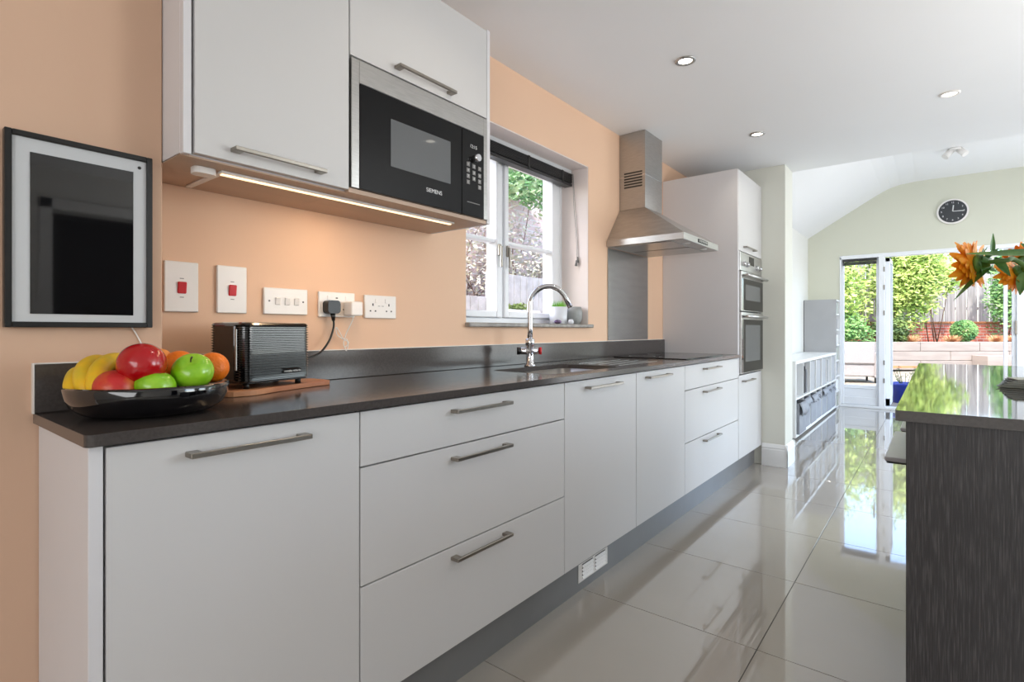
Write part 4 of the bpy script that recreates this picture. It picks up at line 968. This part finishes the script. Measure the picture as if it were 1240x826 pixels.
for i, (s, d) in enumerate(((.75, .40), (2.95, .55), (3.35, .5), (1.75, .42))):
    q_ = gpt(s, d, .741); b = bmesh.new(); rnd = random.Random(20+i)
    for k in range(220):
        a = rnd.uniform(0, 2*PI); h = rnd.uniform(.06, .20); dx, dy = math.cos(a)*rnd.uniform(.05, .24), math.sin(a)*rnd.uniform(.05, .24)
        b.faces.new([b.verts.new(x) for x in ((q_.x-.006, q_.y, q_.z), (q_.x+.006, q_.y, q_.z), (q_.x+dx+.004, q_.y+dy, q_.z+h), (q_.x+dx, q_.y+dy, q_.z+h))])
    tag(obj('dry_grass_tuft', b, M['dry'], None), ['dry orange grass tuft at the foot of the big bush', 'dry orange grass tuft right of the ball bush', 'dry orange grass tuft farthest right in the bed', 'dry orange grass tuft left of the ball bush'][i], 'plant', 'dry grass tufts', kind='stuff')
# wicker armchair
wk = thing('wicker_armchair', 'pale wicker armchair on the patio, through the left glass door', 'chair', (.30, 12.6, -.0))
WA = Matrix.Translation((.27, 12.7, .02)) @ Matrix.Rotation(math.radians(200), 4, 'Z')
def wadd(name, b, m): bmesh.ops.transform(b, matrix=WA, verts=b.verts); return obj(name, b, m, wk)
b = bmesh.new(); box(b, -.33, .33, -.30, .30, .12, .36, bev=.02); wadd('seat_base', b, M['wicker'])
b = bmesh.new(); box(b, -.33, .33, .24, .33, .36, .80, bev=.03); wadd('backrest', b, M['wicker'])
for s in (-1, 1):
    b = bmesh.new(); box(b, s*.36-.05, s*.36+.05, -.32, .33, .10, .60, bev=.02); wadd('armrest', b, M['wicker'])
    for y in (-.27, .27): b = bmesh.new(); tube(b, [(s*.34, y, 0), (s*.34, y, .13)], .02, 8); wadd('leg', b, M['black'])
b = bmesh.new(); box(b, -.30, .30, -.28, .23, .362, .46, bev=.03, seg=2); wadd('cushion', b, M['pot'])
# blue pot
bp_ = thing('blue_plant_pot', 'cobalt blue plant pot with a sparse plant just outside the door', 'plant pot', (1.22, 9.95, -.05))
b = bmesh.new(); lathe(b, [(0, 0), (.14, 0), (.17, .26), (.19, .265), (.19, .30), (.165, .30), (.155, .24), (0, .24)], 32, (1.23, 9.95, -.04)); obj('pot', b, M['blue'], bp_)
b = bmesh.new(); disc(b, (1.23, 9.95, .205), .158, (0, 0, 1), .03); obj('soil', b, M['soil'], bp_)
b = bmesh.new(); rnd = random.Random(5)
for k in range(10):
    a = rnd.uniform(0, 2*PI); e = Vector((1.23+math.cos(a)*.13, 9.95+math.sin(a)*.13, .30+rnd.uniform(.03, .22))); s = Vector((1.23+math.cos(a)*.06, 9.95+math.sin(a)*.06, .232)); tube(b, [s, e], [.004, .003], 5)
    for j in range(7):
        p = e+Vector((rnd.uniform(-.03, .03), rnd.uniform(-.03, .03), rnd.uniform(-.06, .02))); u = Vector((rnd.gauss(0, 1), rnd.gauss(0, 1), rnd.gauss(0, 1))).normalized()*.012; v_ = u.orthogonal().normalized()*.007
        b.faces.new([b.verts.new(x) for x in (p-u, p+v_, p+u, p-v_)])
obj('stems', b, M['bushd'], bp_)

# ---- outside the kitchen window; pale colours carry the overexposed daylight
sg = bmesh.new(); box(sg, -7, -.36, -2, 11, -.3, -.1); tag(obj('side_path', sg, M['paving'], None), 'side path outside the kitchen window', 'path', kind='structure')
b = bmesh.new(); box(b, -2.9, -2.7, 2.5, 11, -.1, 4.2); tag(obj('neighbour_wall', b, M['brickside'], None), 'mottled brick wall seen through the kitchen window', 'wall')
sf = thing('side_fence', 'pale board fence low outside the kitchen window', 'fence', (-2.3, 4.6, -.1))
for k in range(26):
    y0 = 3.3+k*.125; bx('board', mat('pale_fence_board', srgb(168, 168, 170), .8, var=.12, vscale=8), sf, -2.30, -2.28, y0, y0+.113, -.098, 1.42+(.0 if k < 9 else .28), bev=.002)
for z in (.3, 1.1): bx('rail', M['fence'], sf, -2.34, -2.301, 3.3, 6.54, z, z+.08)
cl_ = thing('climbing_shrub', 'green and twiggy climber over the wall outside the kitchen window', 'shrub', (-2.5, 5.6, -.1))
o = obj('foliage', foliage((-2.4, 5.2, 3.0), (.28, 1.2, .42), 3000, .045, 31, clump=14), mat('pale_climber_leaf', srgb(110, 158, 96), .6, col2=srgb(184, 206, 160), vscale=5), cl_); o['kind'] = 'stuff'
o = obj('dry_leaves', foliage((-2.5, 5.0, 1.9), (.18, 1.7, .9), 2400, .035, 32, clump=26), mat('overexposed_leaf', srgb(186, 176, 166), .7, col2=srgb(206, 208, 186), vscale=5), cl_); o['kind'] = 'stuff'
b = bmesh.new(); rnd = random.Random(9)
for k in range(46):
    s = Vector((-2.62, rnd.uniform(3.2, 7.2), rnd.uniform(.6, 1.6))); P = [s]
    for j in range(5): P.append(P[-1]+Vector((rnd.uniform(-.03, .06), rnd.uniform(-.25, .25), rnd.uniform(.12, .35))))
    tube(b, smooth_path(P, 3), .008, 5)
obj('twigs', b, mat('pale_twig', srgb(150, 128, 116), .8, var=.2), cl_)
op = thing('outdoor_trough', 'pale planter on the outer ledge behind the right window pane', 'planter', (-.42, 2.58, 1.1))
b = bmesh.new(); box(b, -.47, -.37, 2.47, 2.78, 1.092, 1.175, bev=.01); obj('trough', b, M['pot'], op)
o = obj('foliage', foliage((-.42, 2.62, 1.19), (.05, .14, .03), 260, .014, 41, clump=6), M['bushd'], op)
bm = bmesh.new(); box(bm, -.50, WO-.001, WY0-.05, WY1+.08, 1.05, 1.09, bev=.004); struct('trim_3', bm, M['sill'])
